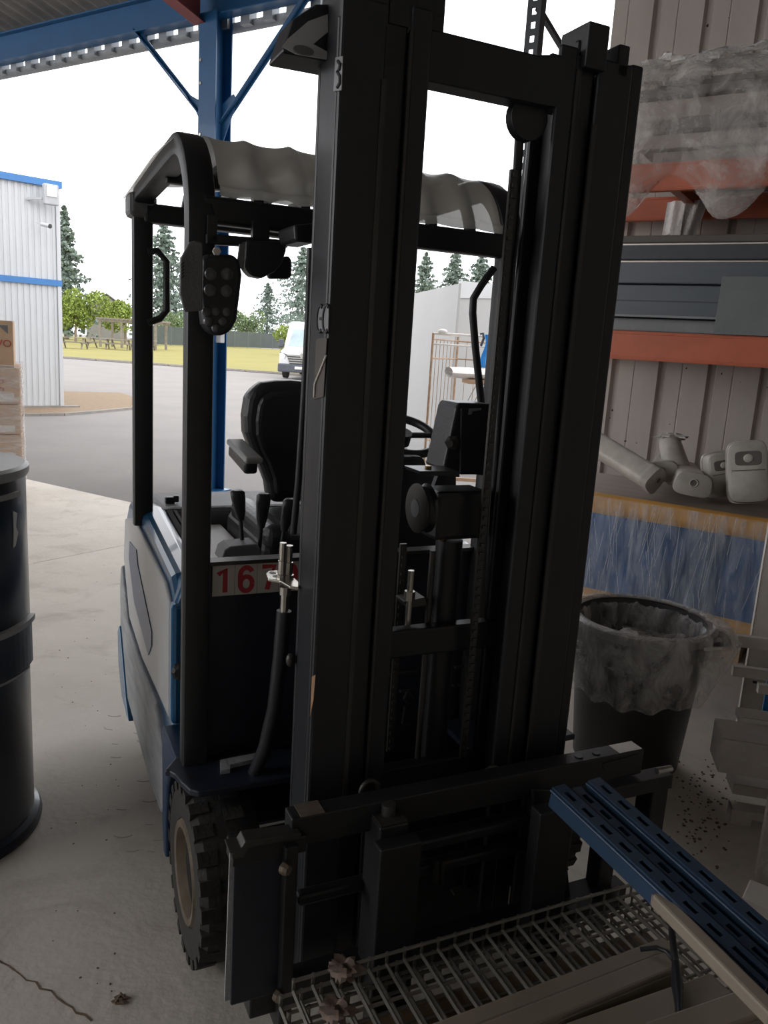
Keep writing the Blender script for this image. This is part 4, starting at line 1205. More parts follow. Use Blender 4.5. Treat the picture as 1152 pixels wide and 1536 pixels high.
# pergola
pp = G(190, 523)
pg = thing('pergola', 'weathered wooden pergola on the lawn', 'pergola', (pp.x, pp.y, .03), R(4))
pxm = lambda px: (px - 190) * pp.y / FPX
for px_, yy in ((152, .0), (183, 0), (232, 0), (155, 3), (202, 3), (236, 3)):
    MB().box(pxm(px_) - .09, pxm(px_) + .09, yy - .09, yy + .09, 0, 2.05).build('pergola_post', 'old_wood', pg)
for yy in (0, 3):
    MB().box(pxm(148), pxm(242), yy - .07, yy + .07, 2.05, 2.25).build('pergola_beam', 'old_wood', pg)
for i in range(16):
    x = pxm(149) + i * (pxm(241) - pxm(149)) / 15
    MB().box(x - .04, x + .04, -.5, 3.5, 2.25, 2.37).build('pergola_rafter', 'old_wood', pg)
for px_ in (183,):
    for s_ in (-1, 1):
        MB().bar((pxm(px_), 0, 1.55), (pxm(px_) + s_ * .45, 0, 2.05), .07, .07).build('pergola_brace', 'old_wood', pg)
def picnic(x, y, lab_, rz):
    c = G(x, y)
    t = thing('picnic_table', lab_, 'picnic table', (c.x, c.y, .03), rz, 'picnic tables on the lawn')
    for k in range(4):
        MB().box(-1.1, 1.1, -.36 + k * .185, -.19 + k * .185, .73, .77).build('tabletop_plank', 'old_wood', t)
    for s_ in (-1, 1):
        MB().box(-1.1, 1.1, s_ * .75 - .13, s_ * .75 + .13, .42, .46).build('bench', 'old_wood', t)
        MB().bar((s_ * .75, -.75, 0), (s_ * .75, -.2, .74), .09, .05).bar((s_ * .75, .75, 0), (s_ * .75, .2, .74), .09, .05).bar((s_ * .75, -.8, .4), (s_ * .75, .8, .4), .06, .08).build('trestle_leg', 'old_wood', t)
picnic(110, 523.5, 'picnic table nearest the white building', R(5))
picnic(152, 523, 'middle picnic table in front of the pergola', R(-8))
picnic(177, 525.5, 'picnic table in front of the left end post of the pergola', R(10))
picnic(214, 525.5, 'picnic table in front of the right half of the pergola', R(3))
# far-off low wall by the bush
lw = MB().prism([G(412, 517), G(452, 520), G(452, 520) + Vector((0, .3, 0)), G(412, 517) + Vector((0, .3, 0))], (0, 0, .6)).build('garden_wall', 'render_wall')
tag(lw, 'low pale wall under the rounded bush', 'wall')
# parked van
vb = G(447, 570)
vn = thing('parked_van', 'white delivery van parked facing the bay', 'van', (vb.x + .12, vb.y, 0), R(-6))
body = [(.0, .35), (.0, .95), (.15, 1.12), (.75, 1.28), (1.45, 2.05), (1.75, 2.32), (5.2, 2.36), (5.25, .35)]
MB().prism([(-.95, a, b) for a, b in body], (1.9, 0, 0)).build('van_body', 'van_white', vn, bevel=.12, seg=3)
MB().prism([(-.78, .80, 1.29), (.78, .80, 1.29), (.68, 1.42, 1.98), (-.68, 1.42, 1.98)], (0, -.03, .03)).build('windscreen', 'van_glass', vn)
MB().box(-.97, .97, -.06, .25, .28, .62).build('bumper', 'van_dark', vn, bevel=.05)
gr = MB().prism([(-.62, -.03, .98), (.62, -.03, .98), (.48, -.04, .62), (-.48, -.04, .62)], (0, .05, 0)).build('grille', 'van_dark', vn)
for k in range(4):
    z = .66 + k * .09
    MB().box(-.5 - k * .03, .5 + k * .03, -.07, -.04, z, z + .035).build('grille_bar', 'chrome', gr)
MB().prism([(0, -.075, .84), (.09, -.075, .97), (0, -.075, 1.10), (-.09, -.075, .97)], (0, .02, 0)).build('emblem', 'chrome', gr)
for s_ in (-1, 1):
    MB().prism([(s_ * .60, -.01, .98), (s_ * .93, .12, 1.08), (s_ * .95, .15, .82), (s_ * .70, -.01, .80)], (0, .05, 0)).build('headlight', 'lens', vn)
    MB().box(s_ * 1.08 - .11, s_ * 1.08 + .11, .85, .95, 1.25, 1.58).build('wing_mirror', 'van_dark', vn, bevel=.04)
    MB().bar((s_ * .93, .95, 1.32), (s_ * 1.05, .9, 1.35), .05, .05).build('mirror_arm', 'van_dark', vn)
    for y in (.95, 4.2):
        MB().lathe([(.0, -.1), (.2, -.1), (.33, -.09), (.34, .09), (.2, .1), (0, .1)], (s_ * .86, y, .34), (1, 0, 0), 20).build('van_wheel', 'rubber', vn)
MB().box(-.26, .26, -.08, -.06, .42, .53).build('registration_plate', 'white_tape', vn)
MB().box(-.1, .1, 1.9, 2.1, 2.36, 2.62).build('roof_beacon', 'van_white', vn, bevel=.03)
# white cabin on the right of the yard
ca = DY(690, 425, 10.4)
cbn = thing('site_cabin', 'plain white portable cabin seen between the mast rails', 'cabin', (ca.x, ca.y, 0), 0)
hC = ca.z
lend = DY(606, 458, 13.6) - ca
rend = DY(800, 432, 10.9) - ca
lend.z = rend.z = 0
cw_ = MB()
cw_.prism([(0, 0, 0), (rend.x, rend.y, 0), (rend.x + lend.x, rend.y + lend.y, 0), (lend.x, lend.y, 0)], (0, 0, hC))
cw_.build('cabin_wall', 'cabin', cbn)
MB().prism([(0, -.015, hC - .18), (rend.x, rend.y - .015, hC - .10), (rend.x, rend.y - .015, hC + .04), (-.02, -.015, hC + .03)], (0, .03, 0)).build('roof_fascia', 'white_clad', cbn)
MB().bar((0, -.005, 0), (0, -.005, hC), .03, .03, (0, 1, 0)).build('corner_post', 'cabin', cbn)
# rusty wire roll cage with strap and wrapped plank bundle
RD = 8.6
def RP(x, y, dd=0): return DY(x, y, RD + dd)
rc0 = RP(650, 500)
rc = thing('roll_cage', 'rusty wire roll cage standing in front of the white cabin', 'roll cage', (rc0.x, RD, 0), 0)
zt_ = RP(655, 500).z
def rl(p): return Vector((p.x - rc0.x, p.y - RD, p.z))
WD = 1.05
for x, y in ((0, 0), (WD, 0), (.33, .85), (WD + .3, .85)):
    MB().cyl((x, y, .08), (x, y, zt_ if y == 0 else zt_ - .0), .013, 8).build('cage_post', 'rust_cage', rc)
for z in (.2, .62, zt_ - .26, zt_ - .06):
    MB().cyl((0, 0, z), (.33, .85, z), .009, 6).build('cage_rail', 'rust_cage', rc)
    MB().cyl((.33, .85, z), (WD + .3, .85, z), .009, 6).build('cage_rail', 'rust_cage', rc)
MB().cyl((0, 0, zt_), (WD, 0, zt_ + .0), .012, 8).build('cage_rail', 'galv', rc)
MB().cyl((0, 0, zt_), (.33, .85, zt_), .012, 8).build('cage_rail', 'galv', rc)
MB().cyl((.0, .0, zt_ - .11), (WD, .0, zt_ - .11), .010, 8).build('cage_rail', 'galv', rc)
wm = MB().cyl((0, 0, 0), (0, 0, zt_ - .25), .004, 5).mesh('cage_wire', 'rust_cage')
for i in range(1, 7):
    inst('cage_wire', wm, rc, (.33 * i / 7, .85 * i / 7, .2))
for i in range(1, 9):
    inst('cage_wire', wm, rc, (.33 + .97 * i / 9, .85, .2))
MB().box(-.02, WD + .02, -.02, .02, .06, .10).box(-.02, WD + .3, .83, .87, .06, .10).box(-.03, .01, 0, .8, .06, .1).build('cage_base', 'rust_cage', rc)
for x, y in ((0, 0), (WD, 0), (.33, .85), (WD + .3, .85)):
    MB().lathe([(0, -.02), (.05, -.02), (.05, .02), (0, .02)], (x, y, .05), (1, 0, 0), 14).build('castor', 'rubber', rc)
MB().ball(rl(RP(664, 497)), .05, .03, .025).build('tied_rag', 'white_tape', rc, smooth=60)
pk = RP(722, 561, -.35)
pkb = thing('wrapped_plank_bundle', 'film wrapped plank bundle laid through the roll cage', 'bundle', (pk.x, pk.y, pk.z), R(8))
MB().grid(lambda a, b: Vector((-.34 + a * 1.1, .20 * math.cos(b * 2 * math.pi), .055 * math.sin(b * 2 * math.pi) * (1.0 + .15 * fnz((a * 9, b * 5, 1))))) * 1.0, 24, 14).build('plastic_wrap', 'bubble', pkb, smooth=60)
MB().box(-.16, .75, -.16, .16, -.10, -.055).build('plank', 'card', pkb)
for i, (x, y0, y1) in enumerate(((-.05, -.22, .3), (.02, -.22, .3))):
    MB().tube([(x, -.22, .0), (x - .12, -.24, -.25), (x - .17, -.22, -.6)], .004, 5).build('loose_string', 'old_wood', pkb)
sb_ = RP(733, 505, -.05)
sbo = thing('blue_strap', 'bright blue webbing strap hanging over the roll cage rail', 'strap', (sb_.x, sb_.y, sb_.z), 0)
def strap(pts, wdt, name):
    m = MB()
    for i in range(len(pts) - 1):
        m.bar(pts[i], pts[i + 1], wdt, .006, (0, 1, 0))
    return m.build(name, 'strap_blue', sbo)
MB().grid(lambda a, b: Vector((-.05 + .10 * a + .02 * math.sin(b * 6), -.03 - .01 * math.cos(b * 5) + .012 * math.sin(a * 9), .02 - .34 * b)), 6, 10).build('strap_fold', 'strap_blue', sbo, smooth=60)
MB().grid(lambda a, b: Vector((-.07 + .13 * a * (1 - b * .3), -.20 + .01 * math.sin(a * 9), -.52 - .22 * b + .03 * a)), 6, 10).build('strap_tail', 'strap_blue', sbo, smooth=60)
MB().tube([(-.09, 0, .02), (-.06, .0, .03), (-.05, -.01, -.02), (-.075, -.01, -.1)], .014, 8).tube([(.06, 0, .0), (.1, 0, -.02)], .014, 8).build('strap_hook', 'plastic_black', sbo)
#@@RACK
# ================================================================== PALLET RACK AGAINST THE WALL (frame: s, q; wall at q = 0)
RS0, RF, RB = 3.60, -1.2, -.22          # left end, front and back lines
rk = thing('pallet_rack', 'pallet rack with orange beams standing against the ribbed wall', 'rack', bw(RS0, 0), BROT)
def upright(q):
    m = MB()
    # perforated front face: two strips and bridges between the slots
    m.box(0, .03, q, q + .003, 0, 5.0).box(.06, .09, q, q + .003, 0, 5.0)
    for i in range(67):
        m.box(.03, .06, q, q + .003, i * .075, i * .075 + .04)
    m.box(0, .003, q, q + .07, 0, 5.0).box(.087, .09, q, q + .07, 0, 5.0)
    return m
upright(RF).build('upright', 'rack_grey', rk)
for z0, z1_ in ((3.62, 3.20), (1.2, .7)):
    MB().bar((.045, RF + .05, z0), (.20, -.02, z1_), .03, .03).build('wall_stay', 'rack_grey', rk)
def beam(q, z0, z1, sgn):
    m = MB().box(.09, 3.4, q, q + .045, z0, z1)
    m.box(.09, 3.4, q - .004 * sgn, q + .0, z1 - .018, z1 - .006).box(.09, 3.4, q - .004, q, z0 + .006, z0 + .018)
    return m
beam(RF, 1.60, 1.765, 1).build('beam', 'orange', rk, bevel=.004)
beam(RB, 1.60, 1.765, 1).build('beam', 'orange', rk, bevel=.004)
beam(RF, 2.54, 2.69, 1).build('beam', 'orange', rk, bevel=.004)
beam(RB, 2.54, 2.69, 1).build('beam', 'orange', rk, bevel=.004)
for s_ in (.85, 1.7, 2.6):
    MB().box(s_, s_ + .06, RF + .045, RB, 2.62, 2.68).build('cross_support', 'orange', rk)
    MB().box(s_, s_ + .06, RF + .045, RB, 1.70, 1.755).build('cross_support', 'orange', rk)
upright(RF).build('upright', 'rack_grey', rk).location.x = 3.4
# ---- long profiles lying on the middle beams
def longpiece(name, label, cat, s0, s1, q0, q1, z0, z1, m, parts=(), bev=.006, group=None):
    t = thing(name, label, cat, bw(s0, 0, z0), BROT, group)
    MB().box(0, s1 - s0, q0, q1, 0, z1 - z0).build('profile_body', m, t, bevel=bev)
    for nm, (a0_, a1_, b0_, b1_, c0_, c1_), mm in parts:
        MB().box(a0_, a1_, b0_, b1_, c0_, c1_).build(nm, mm, t)
    return t
zA = BQ(1000, 487, RF + .15).z
gP = 'long metal profiles on the middle rack level'
z1 = 1.77
longpiece('steel_tray', 'pale grey underside tray lowest of the profiles on the rack', 'tray', 3.72, 6.9, RF + .12, RB + .1, z1, z1 + .075, 'trough_lt', group=gP)
longpiece('wide_profile', 'broad blue grey profile in the middle of the rack stack', 'profile', 3.74, 6.9, RF + .06, RB + .05, z1 + .08, z1 + .265, 'trough', [('fold_line', (0, 3.1, RF + .056, RF + .06, .0, .012), 'trough_lt'), ('fold_line', (0, 3.1, RF + .056, RF + .06, .09, .095), 'rack_grey')], group=gP)
longpiece('wide_profile', 'blue grey channel just under the top black profile', 'profile', 3.74, 6.9, RF + .03, RB + .05, z1 + .268, z1 + .395, 'trough', [('bare_edge', (0, 3.1, RF + .022, RF + .03, .118, .127), 'trough_edge')], group=gP)
longpiece('box_profile', 'black box profile with a bright edge near the top of the stack', 'profile', 3.74, 6.9, RF + .0, RF + .35, z1 + .397, z1 + .49, 'rack_grey', [('bare_edge', (0, 3.1, RF - .006, RF, .080, .088), 'trough_edge')], group=gP)
longpiece('box_profile', 'dark box profile lying on top of the rack stack', 'profile', 3.74, 6.9, RF + .03, RF + .30, z1 + .492, z1 + .535, 'board_dark', group=gP)
pt, pb2 = BQ(1082, 413, RF - .02), BQ(1076, 486, RF - .02)
gpn = thing('grey_sheet', 'matt grey panel leaning on the front of the blue profiles', 'panel', bw(pt.x, RF - .02, 1.768), BROT)
MB().prism([(0, .0, .0), (1.3, 0, .0), (1.3, .035, pt.z - 1.768), (.0, .035, pt.z - 1.768)], (0, .012, 0)).build('panel_sheet', 'panel_grey', gpn, bevel=.002)
MB().box(0, 1.3, -.006, .0, 0, .012).build('panel_lip', 'panel_grey', gpn)

# ---- wrapped bundle on the upper beams
UZ = 2.695
wbn = thing('wrapped_bundle', 'film wrapped stack of boards sagging on the top rack beams', 'bundle', bw(4.30, 0, UZ), BROT)
for i, (z0, z1_, m_, s_, q_) in enumerate(((.0, .09, 'board_mid', .10, -.95), (.095, .17, 'board_mid', .02, -1.0), (.185, .25, 'board_dark', .22, -1.02), (.26, .36, 'board_mid', .0, -.98), (.37, .42, 'board_dark', -.02, -1.0), (.43, .47, 'board_dark', .06, -.96))):
    MB().box(s_, 2.4, RF + .12 + (q_ + 1), RB - .05, z0, z1_).build('board', m_, wbn, bevel=.006)
def wrap_fn(a, b):
    t = b * 2 * math.pi
    c_, s_ = math.cos(t), math.sin(t)
    pw_ = lambda x: math.copysign(abs(x) ** .45, x)
    y = -.745 + .51 * pw_(c_)
    z = .25 + .29 * pw_(s_)
    x = -.10 + 2.6 * a
    dsp = .035 * fnz((x * 4, y * 4, z * 4), 1, 2) + .018 * fnz((x * 14, y * 14, z * 14), 1, 7)
    fr = max(0, min(1, (-c_ - .25) * 2.2))
    if z < .0:
        z = .0
    sag = -.42 * max(0, -s_) ** .7 * fr * (.62 + .38 * math.sin(a * 26 + 1)) * (1.0 + .3 * fnz((a * 11, 3, 1)))
    return Vector((x + .02 * fnz((x * 6, z * 9, 3)), y + dsp * c_ - .02, z + dsp * s_ + sag))
MB().grid(wrap_fn, 90, 60).build('film_wrap', 'film', wbn, smooth=60)
def cap_fn(a, b):
    p = wrap_fn(0, b)
    c_ = Vector((-.06, -.73, .25))
    q_ = c_.lerp(p, a)
    return q_ + Vector((-.03 * (1 - a) + .03 * fnz((q_.y * 9, q_.z * 9, a * 4)), 0, 0))
MB().grid(cap_fn, 14, 60).build('film_end', 'film', wbn, smooth=60)
def crumple(c, rx, ry, rz, amp, k, n=36, m=20):
    g = MB().ball((0, 0, 0), 1, 1, 1, n, m)
    for i, p in enumerate(g.v):
        d = 1 + amp * fnz(p, k, 1.7 + c[0]) + amp * .5 * fnz(p, k * 2.3, 4.1)
        g.v[i] = Vector((c[0] + p.x * rx * d, c[1] + p.y * ry * d, c[2] + p.z * rz * d))
    return g
crumple((.18, -1.10, .50), .24, .12, .06, .7, 2.6).build('crumpled_film', 'film_bag', wbn, smooth=30)
crumple((.55, -1.02, .555), .28, .10, .045, .8, 2.6).build('crumpled_film', 'film_bag', wbn, smooth=30)
# white packing sheet hanging from the end of the bundle
hang = thing('bubble_wrap_sheet', 'white bubble wrap tail hanging below the top rack beam', 'bubble wrap', bw(4.42, RB - .02, 2.54), BROT)
MB().grid(lambda a, b: Vector((-.09 + .26 * a - .03 * b - (.05 * b if a > .5 else -.02 * b), -.06 - .05 * math.sin(a * 3.1) + .012 * math.sin(a * 21), .10 - .31 * b - (.0 if a > .25 else -.10 * b))), 20, 16).build('hanging_sheet', 'bubble', hang, smooth=60)

# ---- blue wrapped bundle with orange edge rolls, low in the rack
B0 = BQ(880, 728, -1.45)
tA, tB = BQ(885, 748, -1.45), BQ(1152, 795, -1.45)
blA, blB = BQ(865, 893, -1.45), BQ(1095, 945, -1.45)
ZT, ZB = (tA.z + tB.z) / 2 + .03, (blA.z + blB.z) / 2 - .02
bb = thing('blue_wrapped_bundle', 'stretch wrapped blue bundle between two orange edge rolls', 'bundle', bw(3.75, 0, 0), BROT + R(-1.5))
MB().box(.05, 2.9, -1.43, -.55, ZB, ZT - .01).build('blue_boards', 'bundle_blue', bb, bevel=.02)
for z in (ZT - .045, ZB + .03):
    MB().sweep(rsec(.062, .062, .8), [(0, -1.40, z), (3.0, -1.40, z)], (0, 1, 0)).build('edge_roll', 'bundle_edge', bb, smooth=60)
MB().grid(lambda a, b: Vector((.0 + 3.0 * a, -1.475 + .016 * fnz((a * 30, b * 3, 2)) + .006 * fnz((a * 90, b * 6, 5)), ZB - .01 + (ZT - ZB + .02) * b)), 160, 20).build('film_wrap', 'film_streak', bb, smooth=60)
rndF = random.Random(5)
sm = MB()
for i in range(150):
    a = rndF.uniform(.02, 2.9)
    z0 = rndF.uniform(ZB, ZT - .15)
    ln = rndF.uniform(.1, .42)
    sl_ = rndF.uniform(-.25, .25)
    z1_ = min(ZT, z0 + ln)
    sm.bar((a, -1.498, z0), (a + sl_ * ln, -1.498, z1_), .0011, .0011, (0, 1, 0))
tag(sm.build('film_creases', 'white_tape', bb), kind='stuff')
MB().box(.0, 2.95, -1.36, -.5, ZT - .008, ZT + .006).build('top_board', 'board_mid', bb)
for x in (.3, 1.5, 2.6):
    MB().box(x, x + .1, -1.40, -.6, 0, ZB).build('timber_bearer', 'wood', bb)

# ---- dusty tubular light fittings lying on the bundle
def luminaire(c, d, ln, label, roll=0., wdt=.11, hgt=.085):
    """c: near end centre (world); d: direction away from the camera (world)"""
    d = Vector(d).normalized()
    sd = d.cross(Vector(UP)).normalized()
    up = sd.cross(d)
    rm = Matrix.Rotation(roll, 3, d)
    sd, up = rm @ sd, rm @ up
    t = thing('light_fitting', label, 'light fitting', c, 0, 'old light fittings on the blue bundle')
    def sect(k, y0=-.5, y1=.5):
        o = []
        for a in range(20):
            an = 2 * math.pi * a / 20
            x = math.copysign(abs(math.cos(an)) ** .55, math.cos(an)) * wdt / 2
            y = math.copysign(abs(math.sin(an)) ** .55, math.sin(an)) * hgt / 2
            x *= 1 - .18 * (y / hgt + .5)
            o.append((x * k, y * k))
        return o
    def ring(k, z): return [sd * a + up * b + d * z for a, b in sect(k)]
    def loft(rings):
        m = MB()
        n = len(rings[0])
        m.add([p for r_ in rings for p in r_], [(i * n + k, i * n + (k + 1) % n, (i + 1) * n + (k + 1) % n, (i + 1) * n + k) for i in range(len(rings) - 1) for k in range(n)] + [tuple(range(n)), tuple(range(len(rings) * n - 1, (len(rings) - 1) * n - 1, -1))])
        return m
    loft([ring(.9, .0), ring(1, .012), ring(1, .06), ring(.97, .065), ring(.95, .07), ring(.95, ln)]).build('diffuser', 'lamp_diff', t, smooth=40)
    ec = loft([ring(.80, -.004), ring(1.03, .004), ring(1.03, .05)]).build('end_cap', 'lamp_body', t, smooth=40)
    k = [sd * (.018 * math.cos(2 * math.pi * i / 16)) + up * (.010 + .018 * math.sin(2 * math.pi * i / 16)) - d * .0055 for i in range(16)]
    MB().add(k, [tuple(range(16))]).build('cable_entry', 'lamp_hole', ec)
    MB().tube([sd * (.021 * math.cos(2 * math.pi * i / 16)) + up * (.010 + .021 * math.sin(2 * math.pi * i / 16)) - d * .005 for i in range(16)], .004, 6, closed=True).build('entry_ring', 'lamp_body', ec, smooth=60)
    return t
def onQ(x, y, q): return onplane(x, y, P0 + QX * q, QX)
def bulkhead(x, y, q, wdt, hgt_, lean, rz, label):
    c = onQ(x, y, q)
    t = thing('bulkhead_lamp', label, 'light fitting', c, BROT + R(rz), 'old light fittings on the blue bundle')
    t.rotation_euler = (R(-8), R(lean), BROT + R(rz))
    def rr(k, w_, h_, yy, tp):
        o = []
        for a in range(28):
            an = 2 * math.pi * a / 28
            o.append(Vector((math.copysign(abs(math.cos(an)) ** .4, math.cos(an)) * w_ / 2 * k * (1 - tp * math.sin(an)), yy, math.copysign(abs(math.sin(an)) ** .4, math.sin(an)) * h_ / 2 * k)))
        return o
    def loft(rings):
        n = len(rings[0])
        return MB().add([p for r_ in rings for p in r_], [(i * n + k, i * n + (k + 1) % n, (i + 1) * n + (k + 1) % n, (i + 1) * n + k) for i in range(len(rings) - 1) for k in range(n)] + [tuple(range(n)), tuple(range(len(rings) * n - 1, (len(rings) - 1) * n - 1, -1))])
    loft([rr(.86, wdt, hgt_, -.05, .03), rr(.97, wdt, hgt_, -.04, .03), rr(1, wdt, hgt_, .03, .03), rr(1, wdt, hgt_, .06, .03)]).build('lamp_housing', 'lamp_body', t, smooth=40)
    loft([rr(1.03, wdt, hgt_, .06, .03), rr(1.05, wdt, hgt_, .066, .03), rr(1.05, wdt, hgt_, .085, .03), rr(.9, wdt, hgt_, .10, .03)]).build('lamp_cover', 'lamp_diff', t, smooth=40)
    wn = loft([[p + Vector((0, -.053, hgt_ * .22)) for p in rr(1, wdt * .62, hgt_ * .22, 0, 0)], [p + Vector((0, -.045, hgt_ * .22)) for p in rr(1, wdt * .66, hgt_ * .25, 0, 0)]]).build('lamp_window', 'lamp_hole', t, smooth=40)
    MB().ball((0, -.054, hgt_ * .22), wdt * .12, .006, hgt_ * .07).build('cable_entry', 'lamp_diff', wn, smooth=60)
    MB().box(-wdt * .40, wdt * .40, -.0525, -.049, hgt_ * .02, hgt_ * .035).build('seam', 'lamp_hole', t)
    return t
bulkhead(1122, 708, -1.18, .215, .345, -9, 12, 'pale upright bulkhead lamp at the right end of the fittings')
bulkhead(1083, 712, -1.02, .17, .26, -14, 30, 'duller bulkhead lamp leaning behind the pale upright one')
luminaire(onQ(1040, 727, -1.30), QX * .95 - SX * .30, .62, 'light fitting with the round cable entry facing the camera', R(6), .215, .13)
luminaire(onQ(993, 708, -1.1), QX * .9 - SX * .15, .8, 'light fitting behind and left of the one with the round entry', R(-8), .20, .12)
a_, b_2 = onQ(985, 722, -1.25), onQ(885, 660, -1.05)
luminaire(a_ + Vector((0, 0, .0)), b_2 - a_, (b_2 - a_).length + .1, 'long dusty light fitting sloping up to the left behind the mast', R(35), .16, .15)
a_, b_2 = onQ(1006, 655, -.72), onQ(1018, 715, -.95)
slv = thing('plastic_sleeve', 'empty pale plastic sleeve standing among the light fittings', 'sleeve', a_, 0)
MB().tube([Vector((0, 0, 0)), Vector((0, 0, -.04)), (b_2 - a_)], [.075, .068, .085], 12).build('sleeve_tube', 'lamp_diff', slv, smooth=60)
crumple((0, 0, 0), .08, .05, .022, .9, 3.0, 20, 10).build('crumpled_mouth', 'white_tape', slv, smooth=40)

# ================================================================== BIN, STEEL PARTS ON THE RIGHT
bc = G(948, 1185) + Vector((.03, .225, 0))
bn = thing('waste_bin', 'round black waste bin with a clear liner beside the forklift', 'bin', (bc.x, bc.y, 0))
BH, BRT, BRB = .615, .262, .205
MB().lathe([(0, 0), (BRB - .02, 0), (BRB, .03), (BRT - .012, BH - .05), (BRT, BH - .045), (BRT + .008, BH - .02), (BRT + .002, BH), (BRT - .02, BH), (BRT - .035, BH - .08), (BRB - .02, .03), (0, .03)], (0, 0, 0), UP, 56, close=False).build('bin_body', 'bin', bn, smooth=30)
MB().lathe([(BRT + .004, BH - .035), (BRT + .016, BH - .03), (BRT + .018, BH - .002), (BRT + .004, BH + .006), (BRT - .02, BH + .004)], (0, 0, 0), UP, 56, close=False).build('bin_rim', 'bin_rim', bn, smooth=30)
for an in (R(-10), R(170)):
    c_ = Vector((math.cos(an), math.sin(an), 0))
    s_ = Vector((-c_.y, c_.x, 0))
    MB().tube([c_ * BRT + s_ * .07 + Vector((0, 0, BH - .06)), c_ * (BRT + .055) + s_ * .05 + Vector((0, 0, BH - .05)), c_ * (BRT + .055) - s_ * .05 + Vector((0, 0, BH - .05)), c_ * BRT - s_ * .07 + Vector((0, 0, BH - .06))], .013, 8).build('bin_handle', 'bin', bn, smooth=60)
lin = thing('bin_liner', 'clear crumpled plastic liner folded over the waste bin rim', 'bin liner', (bc.x, bc.y, 0))
def liner_fn(a, b):
    t = a * 2 * math.pi
    prf = [(BRT - .09, BH - .20), (BRT - .05, BH - .12), (BRT - .035, BH - .03), (BRT - .0, BH + .014), (BRT + .026, BH + .004), (BRT + .030, BH - .06), (BRT + .020, BH - .17), (BRT + .006, BH - .28)]
    k = b * (len(prf) - 1)
    i = min(int(k), len(prf) - 2)
    f = k - i
    r_ = prf[i][0] * (1 - f) + prf[i + 1][0] * f
    z = prf[i][1] * (1 - f) + prf[i + 1][1] * f
    x, y = math.cos(t), math.sin(t)
    r_ += (.010 + .02 * (1 - min(1, abs(b - .45) * 4))) * .5 * fnz((x * 7, y * 7, b * 6)) + .008 * abs(fnz((x * 22, y * 22, b * 9)))
    puff = max(0, math.cos(t - R(-8))) ** 8 * max(0, 1 - abs(b - .72) * 3.2)
    r_ += .085 * puff
    if b > .85:
        z += .05 * fnz((x * 3, y * 3, 1)) * (b - .85) / .15
    return Vector((r_ * x, r_ * y, z))
MB().grid(liner_fn, 130, 34).build('folded_film', 'film_bag', lin, smooth=40)
MB().tube([(math.cos(t) * (BRT + .04 * 1 + (.07 * max(0, math.cos(t - R(-8))) ** 8)), math.sin(t) * (BRT + .035), BH - .02 - .05 * max(0, math.cos(t - R(-8))) ** 6) for t in [R(-60 + i * 6) for i in range(20)]], .006, 6).build('twisted_edge', 'white_tape', lin, smooth=60)
crumple((-.12, -.03, BH - .12), .15, .12, .055, .9, 2.4).build('crumpled_film', 'film_bag', lin, smooth=30)
crumple((.10, .05, BH - .14), .14, .13, .05, .9, 2.4).build('crumpled_film', 'film_bag', lin, smooth=30)

# grey rack parts piled at the right edge
def PW(x, y, Y): return DY(x, y, Y)
gS = 'grey sheet steel parts piled at the right edge'
pst = PW(1137, 890, 3.05)
po = thing('steel_post', 'pale grey steel post standing at the right edge', 'post', (pst.x + .045, 3.05, 0), R(-20))
ztp = PW(1140, 878, 3.05).z + .25
MB().box(-.04, .04, -.002, .002, 0, ztp).box(-.04, -.036, -.002, .06, 0, ztp).box(.036, .04, -.002, .06, 0, ztp).build('post_shaft', 'galv', po)
MB().box(-.008, .008, -.004, -.001, .35, .36).build('post_slot', 'plastic_black', po)
bl_ = thing('blue_sheet', 'bright blue sheet edge behind the grey steel post', 'sheet', (PW(1158, 1000, 3.2).x + .03, 3.2, 0), R(-10))
MB().box(-.035, .35, 0, .01, 0, .85).build('sheet_panel', 'strap_blue', bl_)
def shelfpiece(x, y, Y, ln, hgt_, dep, label, name='steel_channel', rz=-12, slots=0, tiltm=0.):
    c = PW(x, y, Y)
    t = thing(name, label, 'steel channel', (c.x, c.y, c.z), R(rz), gS)
    m = MB().box(0, ln, 0, .003, -hgt_, 0).box(0, ln, 0, dep, -.003, 0).box(0, ln, dep - .003, dep, -hgt_ * .8, 0)
    m.build('folded_sheet', 'galv', t, bevel=.001)
    MB().box(-.003, 0, 0, dep, -hgt_, 0).build('end_cap', 'galv', t)
    for i in range(slots):
        MB().sweep(rsec(.0008, .007, .9), [(.035 + i * .085, -.0006, -hgt_ * .55), (.080 + i * .085, -.0006, -hgt_ * .55)], (0, 1, 0)).build('slot', 'white_tape', t)
    return t
shelfpiece(1108, 954, 2.98, .6, .045, .03, 'top grey arm jutting left from the steel post')
shelfpiece(1102, 1000, 2.96, .6, .04, .03, 'second grey arm below the top one on the post')
shelfpiece(1140, 1028, 2.93, .5, .035, .03, 'short grey arm third from the top of the post')
shelfpiece(1113, 1076, 2.66, .5, .03, .09, 'rolled grey channel lying on the slotted channel')
shelfpiece(1086, 1108, 2.52, .6, .125, .16, 'wide slotted grey channel with three oblong holes', slots=3)
lg = shelfpiece(1102, 1176, 2.66, .55, .04, .12, 'grey channel under the slotted one, resting on the short trestle')
